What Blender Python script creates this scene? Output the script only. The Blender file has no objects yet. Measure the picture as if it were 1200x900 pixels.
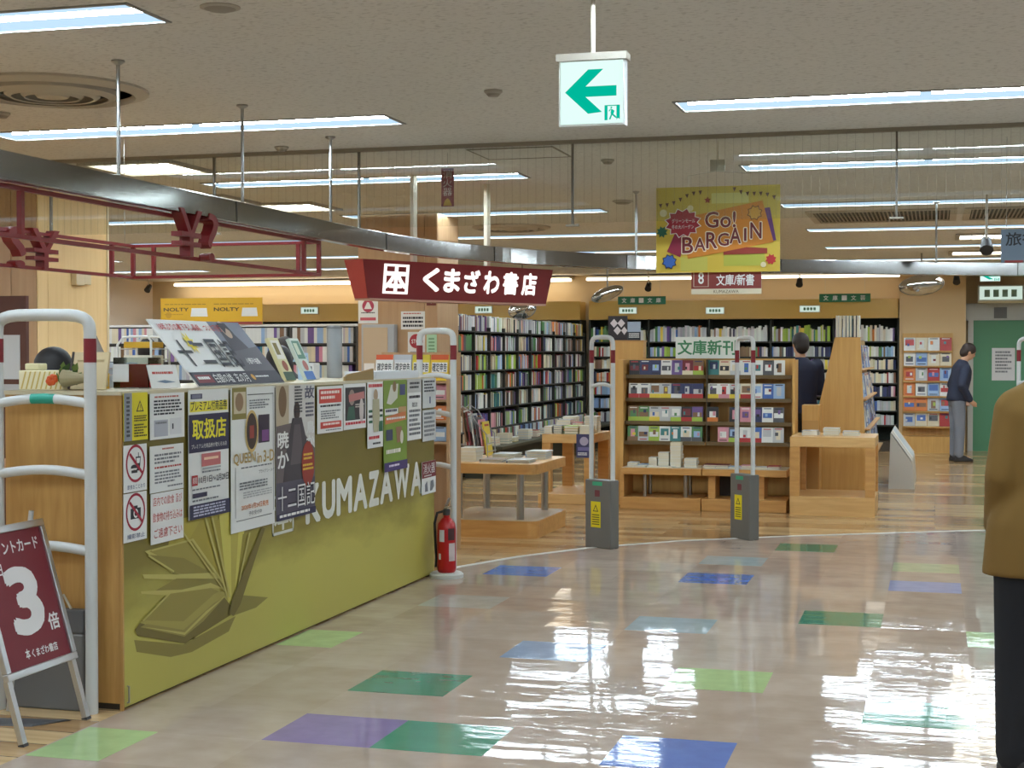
import bpy, bmesh, math, random
from mathutils import Vector, Matrix, Euler
random.seed(7)
PI = math.pi
scene = bpy.context.scene
COL = scene.collection

# ------------------------------------------------------------------ camera, world, exposure
CAM_H, FPX, YAW, PITCH = 1.5124, 1776.27, 0.27249, -0.020256
cam_d = bpy.data.cameras.new('camera')
cam = bpy.data.objects.new('camera', cam_d); COL.objects.link(cam)
cam.location = (0, 0, CAM_H)
cam.rotation_euler = (PI/2 + PITCH, 0, YAW)
cam_d.sensor_fit = 'HORIZONTAL'; cam_d.sensor_width = 36.0
cam_d.lens = FPX/1200*36.0
cam_d.clip_start = 0.05; cam_d.clip_end = 200
scene.camera = cam
world = bpy.data.worlds.new('world'); scene.world = world; world.use_nodes = True
world.node_tree.nodes['Background'].inputs[0].default_value = (0.6, 0.6, 0.6, 1)
world.node_tree.nodes['Background'].inputs[1].default_value = 0.3
vs = scene.view_settings
vs.view_transform = 'Standard'; vs.look = 'None'; vs.gamma = 1.0; vs.use_curve_mapping = False
vs.exposure = 0.14
TUBE_L, PANEL_L = 80.0, 0.95        # lamp radiance

ROT = Euler((PI/2 + PITCH, 0, YAW)).to_matrix()
def ray(px, py): return ROT @ Vector(((px-600)/FPX, -(py-450)/FPX, -1.0))
def hit(px, py, ax, val):
    d = ray(px, py); o = Vector((0, 0, CAM_H)); return o + d*((val-o[ax])/d[ax])
def HX(px, py, v): return hit(px, py, 0, v)
def HY(px, py, v): return hit(px, py, 1, v)
def HZ(px, py, v=0.0): return hit(px, py, 2, v)

# ------------------------------------------------------------------ materials
def lin(c):
    return tuple((v/255/12.92 if v/255 <= .04045 else ((v/255+.055)/1.055)**2.4) for v in c) + (1.0,)
MC = {}
def nt(name):
    m = bpy.data.materials.new(name); m.use_nodes = True
    t = m.node_tree; return m, t, t.nodes['Principled BSDF']
def N(t, kind, **kw):
    n = t.nodes.new(kind)
    for k, v in kw.items():
        if k.startswith('i_'):
            key = k[2:]; key = int(key) if key.isdigit() else key
            n.inputs[key].default_value = v
        else: setattr(n, k, v)
    return n
def M(k):
    if k in MC: return MC[k]
    if isinstance(k, tuple):
        c = k[:3]; rough = k[3] if len(k) > 3 else .55; metal = k[4] if len(k) > 4 else 0.0
        m, t, b = nt('paint_%d_%d_%d' % c)
        b.inputs['Base Color'].default_value = lin(c); b.inputs['Roughness'].default_value = rough
        b.inputs['Metallic'].default_value = metal
        MC[k] = m; return m
    raise KeyError(k)
def emit(key, c, s):
    m = bpy.data.materials.new(key); m.use_nodes = True; t = m.node_tree; t.nodes.clear()
    e = N(t, 'ShaderNodeEmission'); e.inputs[0].default_value = lin(c); e.inputs[1].default_value = s
    o = N(t, 'ShaderNodeOutputMaterial'); t.links.new(e.outputs[0], o.inputs[0]); MC[key] = m
def ramp(t, src, stops):
    r = N(t, 'ShaderNodeValToRGB'); e = r.color_ramp.elements
    while len(e) < len(stops): e.new(.5)
    for x, (p, c) in zip(e, stops): x.position = p; x.color = lin(c)
    t.links.new(src, r.inputs[0]); return r.outputs[0]
def wood(key, c1, c2, sc=(2, 30, 30), rough=.4, bump=.03):
    m, t, b = nt(key); L = t.links.new
    tc = N(t, 'ShaderNodeTexCoord'); mp = N(t, 'ShaderNodeMapping'); mp.inputs['Scale'].default_value = sc
    L(tc.outputs['Object'], mp.inputs[0])
    n = N(t, 'ShaderNodeTexNoise', i_Scale=1.0, i_Detail=5.0, i_Distortion=.6); L(mp.outputs[0], n.inputs[0])
    L(ramp(t, n.outputs[0], [(.3, c1), (.7, c2)]), b.inputs['Base Color'])
    b.inputs['Roughness'].default_value = rough
    bp = N(t, 'ShaderNodeBump', i_Strength=bump); L(n.outputs[0], bp.inputs['Height']); L(bp.outputs[0], b.inputs['Normal'])
    MC[key] = m
wood('wood_panel', (196, 158, 104), (214, 178, 124), (26, 26, 1.6))
wood('wood_counter', (178, 132, 70), (198, 154, 90), (30, 30, 3))
wood('wood_lit_side', (238, 208, 152), (246, 218, 164), (22, 22, 1.2))
wood('wood_brown', (176, 140, 102), (188, 153, 115), (22, 22, 1.2))
wood('wood_table', (206, 160, 98), (222, 180, 118), (3, 26, 26))
wood('wood_edge', (190, 138, 76), (208, 158, 92), (3, 26, 26))
wood('wood_gondola', (198, 150, 82), (212, 166, 96), (26, 26, 1.6))
emit('tube', (225, 243, 255), TUBE_L)
emit('lamp_panel', (196, 228, 255), PANEL_L)
emit('louvre_lamp', (255, 250, 235), 7.0)
emit('lit_white', (255, 246, 226), 3.0)
emit('cove_left', (255, 246, 226), 7.0)
emit('lit_sign', (222, 250, 243), 0.98)
emit('lit_green', (0, 190, 160), 0.85)
emit('lit_header', (218, 240, 226), 0.75)
emit('lit_letter', (255, 255, 250), 1.25)

def obj_color(key, rough=.45):
    m, t, b = nt(key); oi = N(t, 'ShaderNodeObjectInfo'); t.links.new(oi.outputs['Color'], b.inputs['Base Color'])
    b.inputs['Roughness'].default_value = rough; MC[key] = m
obj_color('book_cover')
def attr_color(key):
    m, t, b = nt(key); a = N(t, 'ShaderNodeAttribute'); a.attribute_name = 'Col'
    t.links.new(a.outputs['Color'], b.inputs['Base Color']); b.inputs['Roughness'].default_value = .5; MC[key] = m
attr_color('book_mix')

def mk_floor():
    m, t, b = nt('polished_vinyl_tile'); L = t.links.new
    tc = N(t, 'ShaderNodeTexCoord'); mp = N(t, 'ShaderNodeMapping')
    mp.inputs['Location'].default_value = (-.167/.45, -.0205/.45, 0); mp.inputs['Scale'].default_value = (1/.45, 1/.45, 1)
    L(tc.outputs['Object'], mp.inputs[0])
    fl = N(t, 'ShaderNodeVectorMath', operation='FLOOR'); L(mp.outputs[0], fl.inputs[0])
    wn = N(t, 'ShaderNodeTexWhiteNoise'); L(fl.outputs[0], wn.inputs['Vector'])
    n1 = N(t, 'ShaderNodeTexNoise', i_Scale=5.0, i_Detail=6.0); L(tc.outputs['Object'], n1.inputs[0])
    mx = N(t, 'ShaderNodeMath', operation='MULTIPLY_ADD', i_1=.22); L(wn.outputs['Value'], mx.inputs[0]); L(n1.outputs[0], mx.inputs[2])
    L(ramp(t, mx.outputs[0], [(.35, (172, 152, 136)), (.85, (192, 174, 158))]), b.inputs['Base Color'])
    b.inputs['Roughness'].default_value = .05
    b.inputs['IOR'].default_value = 1.36
    add_ripple(t, b, tc); MC['floor_tile'] = m
def add_ripple(t, b, tc):
    L = t.links.new
    m1 = N(t, 'ShaderNodeMapping'); m1.inputs['Scale'].default_value = (2.0, 5.0, 1); L(tc.outputs['Object'], m1.inputs[0])
    n2 = N(t, 'ShaderNodeTexNoise', i_Scale=1.6, i_Detail=3.0); L(m1.outputs[0], n2.inputs[0])
    m2 = N(t, 'ShaderNodeMapping'); m2.inputs['Scale'].default_value = (3.0, 11.0, 1); m2.inputs['Rotation'].default_value = (0, 0, .12); L(tc.outputs['Object'], m2.inputs[0])
    n3 = N(t, 'ShaderNodeTexNoise', i_Scale=1.0, i_Detail=2.0, i_Distortion=.5); L(m2.outputs[0], n3.inputs[0])
    bp = N(t, 'ShaderNodeBump', i_Strength=.05, i_Distance=.02); L(n2.outputs[0], bp.inputs['Height'])
    bq = N(t, 'ShaderNodeBump', i_Strength=.07, i_Distance=.01); L(n3.outputs[0], bq.inputs['Height']); L(bp.outputs[0], bq.inputs['Normal'])
    # each tile is laid a hair out of level
    mp = N(t, 'ShaderNodeMapping'); mp.inputs['Location'].default_value = (-.167/.45, -.0205/.45, 0); mp.inputs['Scale'].default_value = (1/.45, 1/.45, 1); L(tc.outputs['Object'], mp.inputs[0])
    fl = N(t, 'ShaderNodeVectorMath', operation='FLOOR'); L(mp.outputs[0], fl.inputs[0]); wn = N(t, 'ShaderNodeTexWhiteNoise'); L(fl.outputs[0], wn.inputs['Vector'])
    sb = N(t, 'ShaderNodeVectorMath', operation='SUBTRACT'); L(wn.outputs['Color'], sb.inputs[0]); sb.inputs[1].default_value = (.5, .5, .5)
    ml = N(t, 'ShaderNodeVectorMath', operation='MULTIPLY'); L(sb.outputs[0], ml.inputs[0]); ml.inputs[1].default_value = (.02, .022, 0)
    ad = N(t, 'ShaderNodeVectorMath', operation='ADD'); L(bq.outputs[0], ad.inputs[0]); L(ml.outputs[0], ad.inputs[1])
    nz = N(t, 'ShaderNodeVectorMath', operation='NORMALIZE'); L(ad.outputs[0], nz.inputs[0]); L(nz.outputs[0], b.inputs['Normal'])
mk_floor()
def mk_tile(key, c):
    m, t, b = nt(key); L = t.links.new
    tc = N(t, 'ShaderNodeTexCoord')
    n1 = N(t, 'ShaderNodeTexNoise', i_Scale=9.0, i_Detail=6.0); L(tc.outputs['Object'], n1.inputs[0])
    L(ramp(t, n1.outputs[0], [(.3, tuple(int(v*.93) for v in c)), (.7, c)]), b.inputs['Base Color'])
    b.inputs['Roughness'].default_value = .07; add_ripple(t, b, tc); MC[key] = m
for k, c in dict(t_green=(70, 146, 116), t_blue=(98, 130, 198), t_purple=(146, 126, 172), t_lime=(180, 208, 146), t_sky=(148, 170, 200),
                 t_mist=(170, 184, 186), t_peri=(164, 172, 210), t_lemon=(196, 200, 160), t_pale=(196, 196, 186)).items(): mk_tile(k, c)
def mk_plank():
    m, t, b = nt('wood_plank_floor'); L = t.links.new
    tc = N(t, 'ShaderNodeTexCoord')
    br = N(t, 'ShaderNodeTexBrick'); br.offset = .37; br.squash = 1
    br.inputs['Scale'].default_value = 1.0; br.inputs['Brick Width'].default_value = 1.6; br.inputs['Row Height'].default_value = .19
    br.inputs['Mortar Size'].default_value = .003; br.inputs['Mortar Smooth'].default_value = .3; br.inputs['Bias'].default_value = 0
    br.inputs['Color1'].default_value = lin((172, 132, 86)); br.inputs['Color2'].default_value = lin((228, 196, 146)); br.inputs['Mortar'].default_value = lin((96, 72, 46))
    L(tc.outputs['Object'], br.inputs[0])
    mp = N(t, 'ShaderNodeMapping'); mp.inputs['Scale'].default_value = (1.5, 22, 1); L(tc.outputs['Object'], mp.inputs[0])
    n = N(t, 'ShaderNodeTexNoise', i_Scale=1.0, i_Detail=4.0); L(mp.outputs[0], n.inputs[0])
    mix = N(t, 'ShaderNodeMix', data_type='RGBA', blend_type='MULTIPLY'); mix.inputs[0].default_value = .55
    L(br.outputs[0], mix.inputs[6]); L(ramp(t, n.outputs[0], [(.3, (190, 180, 165)), (.7, (255, 255, 255))]), mix.inputs[7])
    L(mix.outputs[2], b.inputs['Base Color']); b.inputs['Roughness'].default_value = .16
    add_ripple(t, b, tc); MC['floor_plank'] = m
mk_plank()
def mk_ceiling():
    m, t, b = nt('mineral_fibre_ceiling'); L = t.links.new
    tc = N(t, 'ShaderNodeTexCoord'); mp = N(t, 'ShaderNodeMapping'); mp.inputs['Scale'].default_value = (34, 60, 1); L(tc.outputs['Object'], mp.inputs[0])
    n = N(t, 'ShaderNodeTexNoise', i_Scale=1.0, i_Detail=4.0); L(mp.outputs[0], n.inputs[0])
    L(ramp(t, n.outputs[0], [(.34, (192, 188, 180)), (.46, (216, 213, 206))]), b.inputs['Base Color']); b.inputs['Roughness'].default_value = .9
    MC['ceiling'] = m
mk_ceiling()
def metal(key, c, rough, bump=0):
    m, t, b = nt(key); b.inputs['Base Color'].default_value = lin(c); b.inputs['Metallic'].default_value = 1; b.inputs['Roughness'].default_value = rough; MC[key] = m
metal('chrome', (190, 190, 186), .06); metal('band_steel', (150, 148, 144), .12); metal('steel', (170, 170, 168), .28); metal('aluminium', (205, 208, 210), .35)
def mk_glass():
    m = bpy.data.materials.new('wired_glass'); m.use_nodes = True; t = m.node_tree; t.nodes.clear(); L = t.links.new
    tc = N(t, 'ShaderNodeTexCoord'); sx = N(t, 'ShaderNodeSeparateXYZ'); L(tc.outputs['Object'], sx.inputs[0])
    md = N(t, 'ShaderNodeMath', operation='PINGPONG', i_1=.025); L(sx.outputs[0], md.inputs[0])
    lt = N(t, 'ShaderNodeMath', operation='LESS_THAN', i_1=.0007); L(md.outputs[0], lt.inputs[0])
    tr = N(t, 'ShaderNodeBsdfTransparent'); tr.inputs[0].default_value = (.93, .95, .93, 1)
    gl = N(t, 'ShaderNodeBsdfGlossy'); gl.inputs['Roughness'].default_value = .01
    fr = N(t, 'ShaderNodeFresnel', i_IOR=1.5)
    a = N(t, 'ShaderNodeMixShader'); L(fr.outputs[0], a.inputs[0]); L(tr.outputs[0], a.inputs[1]); L(gl.outputs[0], a.inputs[2])
    df = N(t, 'ShaderNodeBsdfDiffuse'); df.inputs[0].default_value = (.33, .31, .27, 1)
    hf = N(t, 'ShaderNodeMath', operation='MULTIPLY', i_1=.25); L(lt.outputs[0], hf.inputs[0])
    w = N(t, 'ShaderNodeMixShader'); L(hf.outputs[0], w.inputs[0]); L(a.outputs[0], w.inputs[1]); L(df.outputs[0], w.inputs[2])
    o = N(t, 'ShaderNodeOutputMaterial'); L(w.outputs[0], o.inputs[0]); MC['wired_glass'] = m
    m = bpy.data.materials.new('clear_acrylic'); m.use_nodes = True; t = m.node_tree; t.nodes.clear(); L = t.links.new
    tr = N(t, 'ShaderNodeBsdfTransparent'); tr.inputs[0].default_value = (.9, .93, .93, 1)
    gl = N(t, 'ShaderNodeBsdfGlossy'); gl.inputs['Roughness'].default_value = .05
    fr = N(t, 'ShaderNodeFresnel', i_IOR=1.5); a = N(t, 'ShaderNodeMixShader'); L(fr.outputs[0], a.inputs[0]); L(tr.outputs[0], a.inputs[1]); L(gl.outputs[0], a.inputs[2])
    o = N(t, 'ShaderNodeOutputMaterial'); L(a.outputs[0], o.inputs[0]); MC['acrylic'] = m
mk_glass()
def mk_graphic():      # printed olive-gold panel, lighter printed ground towards its foot
    m, t, b = nt('olive_gold_print'); L = t.links.new
    tc = N(t, 'ShaderNodeTexCoord'); sx = N(t, 'ShaderNodeSeparateXYZ'); L(tc.outputs['Object'], sx.inputs[0])
    mp = N(t, 'ShaderNodeMapping'); mp.inputs['Scale'].default_value = (1, 1.2, 3.2); L(tc.outputs['Object'], mp.inputs[0])
    n = N(t, 'ShaderNodeTexNoise', i_Scale=1.3, i_Detail=5.0); L(mp.outputs[0], n.inputs[0])
    ad = N(t, 'ShaderNodeMath', operation='MULTIPLY_ADD', i_1=.55, i_2=-.27); L(n.outputs[0], ad.inputs[0])
    a2 = N(t, 'ShaderNodeMath', operation='ADD'); L(sx.outputs[2], a2.inputs[0]); L(ad.outputs[0], a2.inputs[1])
    L(ramp(t, a2.outputs[0], [(0.0, (186, 176, 84)), (.38, (188, 178, 84)), (.62, (132, 118, 46)), (1.0, (114, 100, 34))]), b.inputs['Base Color'])
    b.inputs['Roughness'].default_value = .45; MC['graphic'] = m
mk_graphic()
_M = M
def M(k): return MC[k] if k in MC else _M(k)

# ------------------------------------------------------------------ mesh helpers
class MB:
    def __init__(s): s.v = []; s.f = []; s.m = []; s.keys = []
    def ki(s, k):
        if k not in s.keys: s.keys.append(k)
        return s.keys.index(k)
    def add(s, vs, fs, k):
        o = len(s.v); s.v += [tuple(x) for x in vs]; i = s.ki(k)
        for f in fs: s.f.append(tuple(a+o for a in f)); s.m.append(i)
        return s
    def box(s, x0, x1, y0, y1, z0, z1, k, mat=None):
        vs = [Vector((x, y, z)) for z in (z0, z1) for y in (y0, y1) for x in (x0, x1)]
        if mat is not None: vs = [mat @ v for v in vs]
        return s.add(vs, [(0, 2, 3, 1), (4, 5, 7, 6), (0, 1, 5, 4), (2, 6, 7, 3), (0, 4, 6, 2), (1, 3, 7, 5)], k)
    def quad(s, a, b, c, d, k): return s.add([a, b, c, d], [(0, 1, 2, 3)], k)
    def tube(s, pts, r, k, n=10, caps=True):
        pts = [Vector(p) for p in pts]; rs = r if isinstance(r, (list, tuple)) else [r]*len(pts)
        vs = []; up = None
        for i, p in enumerate(pts):
            d = (pts[min(i+1, len(pts)-1)] - pts[max(i-1, 0)]).normalized()
            if up is None:
                up = Vector((0, 0, 1)) if abs(d.z) < .9 else Vector((0, 1, 0))
            a = d.cross(up).normalized(); b = a.cross(d).normalized(); up = b
            for j in range(n):
                t = 2*PI*j/n; vs.append(p + (a*math.cos(t) + b*math.sin(t))*rs[i])
        fs = [(i*n+j, i*n+(j+1) % n, (i+1)*n+(j+1) % n, (i+1)*n+j) for i in range(len(pts)-1) for j in range(n)]
        if caps: fs += [tuple(range(n))[::-1], tuple((len(pts)-1)*n+j for j in range(n))]
        return s.add(vs, fs, k)
    def lathe(s, prof, k, c=(0, 0, 0), n=24, sx=1, sy=1, caps=True):
        vs = [(c[0]+r*math.cos(2*PI*j/n)*sx, c[1]+r*math.sin(2*PI*j/n)*sy, c[2]+z) for r, z in prof for j in range(n)]
        fs = [(i*n+j, i*n+(j+1) % n, (i+1)*n+(j+1) % n, (i+1)*n+j) for i in range(len(prof)-1) for j in range(n)]
        if caps: fs += [tuple(range(n))[::-1], tuple((len(prof)-1)*n+j for j in range(n))]
        return s.add(vs, fs, k)
    def loft(s, rings, k, n=16):      # rings: (z, cx, cy, rx, ry)
        vs = [(cx+rx*math.cos(2*PI*j/n), cy+ry*math.sin(2*PI*j/n), z) for z, cx, cy, rx, ry in rings for j in range(n)]
        m = len(rings)
        fs = [(i*n+j, i*n+(j+1) % n, (i+1)*n+(j+1) % n, (i+1)*n+j) for i in range(m-1) for j in range(n)]
        fs += [tuple(range(n))[::-1], tuple((m-1)*n+j for j in range(n))]
        return s.add(vs, fs, k)
    def ball(s, c, r, k, n=12):
        r = r if isinstance(r, (tuple, list)) else (r, r, r)
        vs = [(c[0], c[1], c[2]-r[2])]
        m = n//2
        for i in range(1, m):
            a = -PI/2 + PI*i/m
            for j in range(n): vs.append((c[0]+r[0]*math.cos(a)*math.cos(2*PI*j/n), c[1]+r[1]*math.cos(a)*math.sin(2*PI*j/n), c[2]+r[2]*math.sin(a)))
        vs.append((c[0], c[1], c[2]+r[2])); t = len(vs)-1
        fs = [(0, 1+(j+1) % n, 1+j) for j in range(n)]
        fs += [(1+i*n+j, 1+i*n+(j+1) % n, 1+(i+1)*n+(j+1) % n, 1+(i+1)*n+j) for i in range(m-2) for j in range(n)]
        fs += [(1+(m-2)*n+j, 1+(m-2)*n+(j+1) % n, t) for j in range(n)]
        return s.add(vs, fs, k)
    def prism(s, pts, y0, y1, k):      # outline in x,z ; extruded along y
        n = len(pts); vs = [(x, y0, z) for x, z in pts] + [(x, y1, z) for x, z in pts]
        fs = [tuple(range(n)), tuple(range(2*n-1, n-1, -1))] + [(i, n+i, n+(i+1) % n, (i+1) % n) for i in range(n)]
        return s.add(vs, fs, k)
    def build(s, name, parent=None, w=False, smooth=False, bevel=0, kind=None, label=None, origin=None):
        me = bpy.data.meshes.new(name); vs = s.v
        o = bpy.data.objects.new(name, me)
        if parent is not None:
            o.parent = parent
            if w:
                q = parent; off = Vector((0, 0, 0))
                while q: off += q.location; q = q.parent
                vs = [(x-off.x, y-off.y, z-off.z) for x, y, z in vs]
        elif origin is not None or w:
            if origin is None:
                xs, ys, zs = zip(*vs); origin = ((min(xs)+max(xs))/2, (min(ys)+max(ys))/2, min(zs))
            vs = [(x-origin[0], y-origin[1], z-origin[2]) for x, y, z in vs]; o.location = origin
        me.from_pydata(vs, [], s.f)
        for k in s.keys: me.materials.append(M(k))
        me.polygons.foreach_set('material_index', s.m)
        if smooth: me.polygons.foreach_set('use_smooth', [True]*len(s.f))
        me.update(); COL.objects.link(o)
        if smooth:
            try: me.set_sharp_from_angle(angle=.7)
            except Exception: pass
        if bevel:
            b = o.modifiers.new('bevel', 'BEVEL'); b.width = bevel; b.segments = 2; b.limit_method = 'ANGLE'
        if kind: o['kind'] = kind
        if label: o['label'] = label
        return o
def tag(o, label, cat, group=None, kind=None):
    o['label'] = label; o['category'] = cat
    if group: o['group'] = group
    if kind: o['kind'] = kind
    return o
def struct(o, label=None):
    o['kind'] = 'structure'
    if label: o['label'] = label
    return o
def thing(name, label, cat, loc=(0, 0, 0), rotz=0, group=None, kind=None):
    o = bpy.data.objects.new(name, None); COL.objects.link(o); o.empty_display_size = .1
    o.location = loc; o.rotation_euler = (0, 0, rotz); return tag(o, label, cat, group, kind)
def copy_tree(o, parent=None):
    c = o.copy(); COL.objects.link(c)
    if parent: c.parent = parent
    for ch in o.children: copy_tree(ch, c)
    return c
ORD = 'first second third fourth fifth sixth seventh eighth ninth tenth eleventh twelfth thirteenth fourteenth fifteenth sixteenth seventeenth eighteenth nineteenth twentieth'.split()
def nth(i):
    if i < 20: return ORD[i]
    n = i+1; return '%d%s' % (n, {1: 'st', 2: 'nd', 3: 'rd'}.get(n % 10 if n % 100 not in (11, 12, 13) else 0, 'th'))

# ------------------------------------------------------------------ lettering and printed sheets
TC_ = {}
def text_mesh(s, bold=.0, ext=0.0):
    k = (s, bold, ext)
    if k not in TC_:
        c = bpy.data.curves.new('lettering', 'FONT'); c.body = s; c.offset = bold; c.extrude = ext; c.resolution_u = 3
        c.fill_mode = 'BOTH' if ext else 'FRONT'
        o = bpy.data.objects.new('lettering', c); COL.objects.link(o)
        me = bpy.data.meshes.new_from_object(o.evaluated_get(bpy.context.evaluated_depsgraph_get()))
        vs = [tuple(v.co) for v in me.vertices]; fs = [tuple(p.vertices) for p in me.polygons]
        bpy.data.objects.remove(o); bpy.data.curves.remove(c); bpy.data.meshes.remove(me)
        xs = [v[0] for v in vs]; ys = [v[1] for v in vs]
        TC_[k] = (vs, fs, (min(xs), min(ys), max(xs), max(ys)))
    return TC_[k]
def put_text(mb, s, x0, z0, x1, z1, y, k, bold=.012, ext=0.0):
    vs, fs, (a, b, c, d) = text_mesh(s, 0.0, 1.0 if ext else 0.0)
    if ext or bold < .015: sh = [(0, 0)]; bold = 0
    else: sh = [(0, 0)] + [(math.cos(PI*i/4), math.sin(PI*i/4)) for i in range(8)] + ([(.5*math.cos(PI*i/2), .5*math.sin(PI*i/2)) for i in range(4)] if bold > .04 else [])
    e = bold*.8; a -= e; b -= e; c += e; d += e
    sx = (x1-x0)/max(c-a, 1e-6); sz = (z1-z0)/max(d-b, 1e-6)
    for i, (p, q) in enumerate(sh):
        mb.add([(x0+(v[0]+p*e-a)*sx, y-v[2]*ext-i*.00001, z0+(v[1]+q*e-b)*sz) for v in vs], fs, k)
STEP = .0003
def printed(parent, w, h, items, y0=0.0, x0=None):
    """flat print on a sheet: u to the right, v downwards, both 0..1"""
    d = MB(); lay = y0-.0006
    X = lambda u: (u-.5)*w
    Z = lambda v: (1-v)*h
    rnd = random.Random(len(items)*31+int(w*1000))
    for it in items:
        k = it[0]; lay -= STEP; t = MB()
        if k == 'R':
            _, u0, v0, u1, v1, c = it; d.quad((X(u0), lay, Z(v1)), (X(u1), lay, Z(v1)), (X(u1), lay, Z(v0)), (X(u0), lay, Z(v0)), c)
        elif k == 'T':
            _, s, u0, v0, u1, v1, c = it[:7]; put_text(t, s, X(u0), Z(v1), X(u1), Z(v0), lay, c, it[7] if len(it) > 7 else .012)
        elif k == 'V':
            _, s, u0, v0, u1, v1, c = it[:7]; n = len(s)
            for i, ch in enumerate(s):
                a = v0+(v1-v0)*i/n; b = v0+(v1-v0)*(i+.9)/n
                put_text(t, ch, X(u0), Z(b), X(u1), Z(a), lay, c, it[7] if len(it) > 7 else .012)
        elif k == 'L':
            _, u0, v0, u1, v1, n, c = it
            for i in range(n):
                a = v0+(v1-v0)*i/n; b = a+(v1-v0)/n*.55; u = u0; end = u1-(u1-u0)*rnd.choice((0, 0, .08, .25))
                while u < end-.01:
                    e = min(end, u+(u1-u0)*rnd.uniform(.05, .16))
                    d.quad((X(u), lay, Z(b)), (X(e), lay, Z(b)), (X(e), lay, Z(a)), (X(u), lay, Z(a)), c); u = e+(u1-u0)*.02
        elif k == 'P':
            _, pts, c = it; p = [(X(u), lay, Z(v)) for u, v in pts]
            ar = sum(p[i][0]*p[(i+1) % len(p)][2]-p[(i+1) % len(p)][0]*p[i][2] for i in range(len(p)))
            if ar < 0: p = p[::-1]
            d.add(p, [tuple(range(len(p)))], c)
        elif k == 'O':
            _, u, v, r, c = it[:5]; rz = it[5] if len(it) > 5 else r
            d.add([(X(u)+r*w*math.cos(2*PI*i/24), lay, Z(v)+rz*w*math.sin(2*PI*i/24)) for i in range(24)], [tuple(range(24))], c)
        elif k == 'RING':
            _, u, v, r, th, c = it[:6]
            p = [(X(u)+q*w*math.cos(2*PI*i/28), lay, Z(v)+q*w*math.sin(2*PI*i/28)) for q in (r-th, r) for i in range(28)]
            d.add(p, [(i, 28+i, 28+(i+1) % 28, (i+1) % 28) for i in range(28)], c)
        elif k == 'STAR':
            _, u, v, r, n, c = it[:6]; inner = it[6] if len(it) > 6 else .62; rz = it[7] if len(it) > 7 else 1
            p = [(X(u)+r*w*(1 if i % 2 == 0 else inner)*math.cos(PI*i/n+.3), lay, Z(v)+r*w*rz*(1 if i % 2 == 0 else inner)*math.sin(PI*i/n+.3)) for i in range(2*n)]
            d.add(p+[(X(u), lay, Z(v))], [(i, (i+1) % (2*n), 2*n) for i in range(2*n)], c)
        if t.f: t.build('lettering', parent)
    if d.f: d.build('printed_design', parent)
def sheet(name, label, cat, w, h, loc, rotz, paper, items, tilt=0.0, t=.002, group=None):
    o = MB().box(-w/2, w/2, 0, t, 0, h, paper).build(name)
    o.location = loc; o.rotation_euler = (tilt, 0, rotz); tag(o, label, cat, group)
    printed(o, w, h, items); return o

WHITE = (228, 228, 224); INK = (38, 38, 46); GREY = (120, 122, 126); RED = (176, 40, 44); NAVY = (42, 40, 72)

# ------------------------------------------------------------------ the setting
XL, XR, YN, YB, ZC = -13.6, 7.5, -5.0, 24.6, 2.8
edge = [(-3.3, YN), (-3.3, 9.86), (-3.24, 10.2), (-2.97, 10.85), (-2.59, 11.47), (-1.98, 12.1), (-1.06, 12.72), (.31, 13.48), (2.2, 14.25), (4.6, 14.9), (XR, 15.3)]
mb = MB(); n = len(edge)
mb.add([(x, y, 0) for x, y in edge] + [(XR, YN, 0)], [tuple(range(n+1))[::-1]], 'floor_tile')
floor = struct(mb.build('floor'), 'polished beige vinyl tile floor with scattered coloured tiles')
mb = MB()
mb.add([(x, y, 0) for x, y in edge] + [(XR, YB, 0), (XL, YB, 0), (XL, YN, 0)], [tuple(range(n+3))], 'floor_plank')
floor2 = struct(mb.build('floor'), 'glossy wood plank floor inside the bookshop')
mb = MB()
for (x0, y0), (x1, y1) in zip(edge[1:-1], edge[2:]):
    d = Vector((x1-x0, y1-y0, 0)).normalized(); p = Vector((-d.y, d.x, 0))*.022
    a, b = Vector((x0, y0, 0)), Vector((x1, y1, 0))
    mb.add([a-p, b-p, b+p, a+p] + [q+Vector((0, 0, .004)) for q in (a-p, b-p, b+p, a+p)], [(4, 5, 6, 7), (0, 1, 5, 4), (2, 3, 7, 6)], (206, 204, 196, .35))
struct(mb.build('trim_1', w=True), 'pale metal strip where tile floor meets wood floor')
G0X, G0Y = .167, .0205
for px, py, k in [(480, 800, 't_green'), (390, 852, 't_purple'), (520, 864, 't_green'), (780, 885, 't_blue'), (835, 795, 't_lime'), (987, 725, 't_green'),
                  (1073, 838, 't_green'), (612, 668, 't_blue'), (650, 763, 't_sky'), (840, 678, 't_blue'), (785, 731, 't_mist'), (945, 643, 't_green'),
                  (150, 866, 't_lime'), (375, 747, 't_lime'), (858, 659, 't_mist'), (1090, 688, 't_peri'), (1085, 668, 't_lemon'), (1165, 750, 't_lime'), (545, 704, 't_pale')]:
    p = HZ(px, py); ix = math.floor((p.x-G0X)/.45); iy = math.floor((p.y-G0Y)/.45)
    x0, y0 = G0X+ix*.45, G0Y+iy*.45; x0c = max(x0, -3.29)
    MB().box(x0c, x0+.45, y0, y0+.45, -.004, .0008, k).build('tile', floor)
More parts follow.
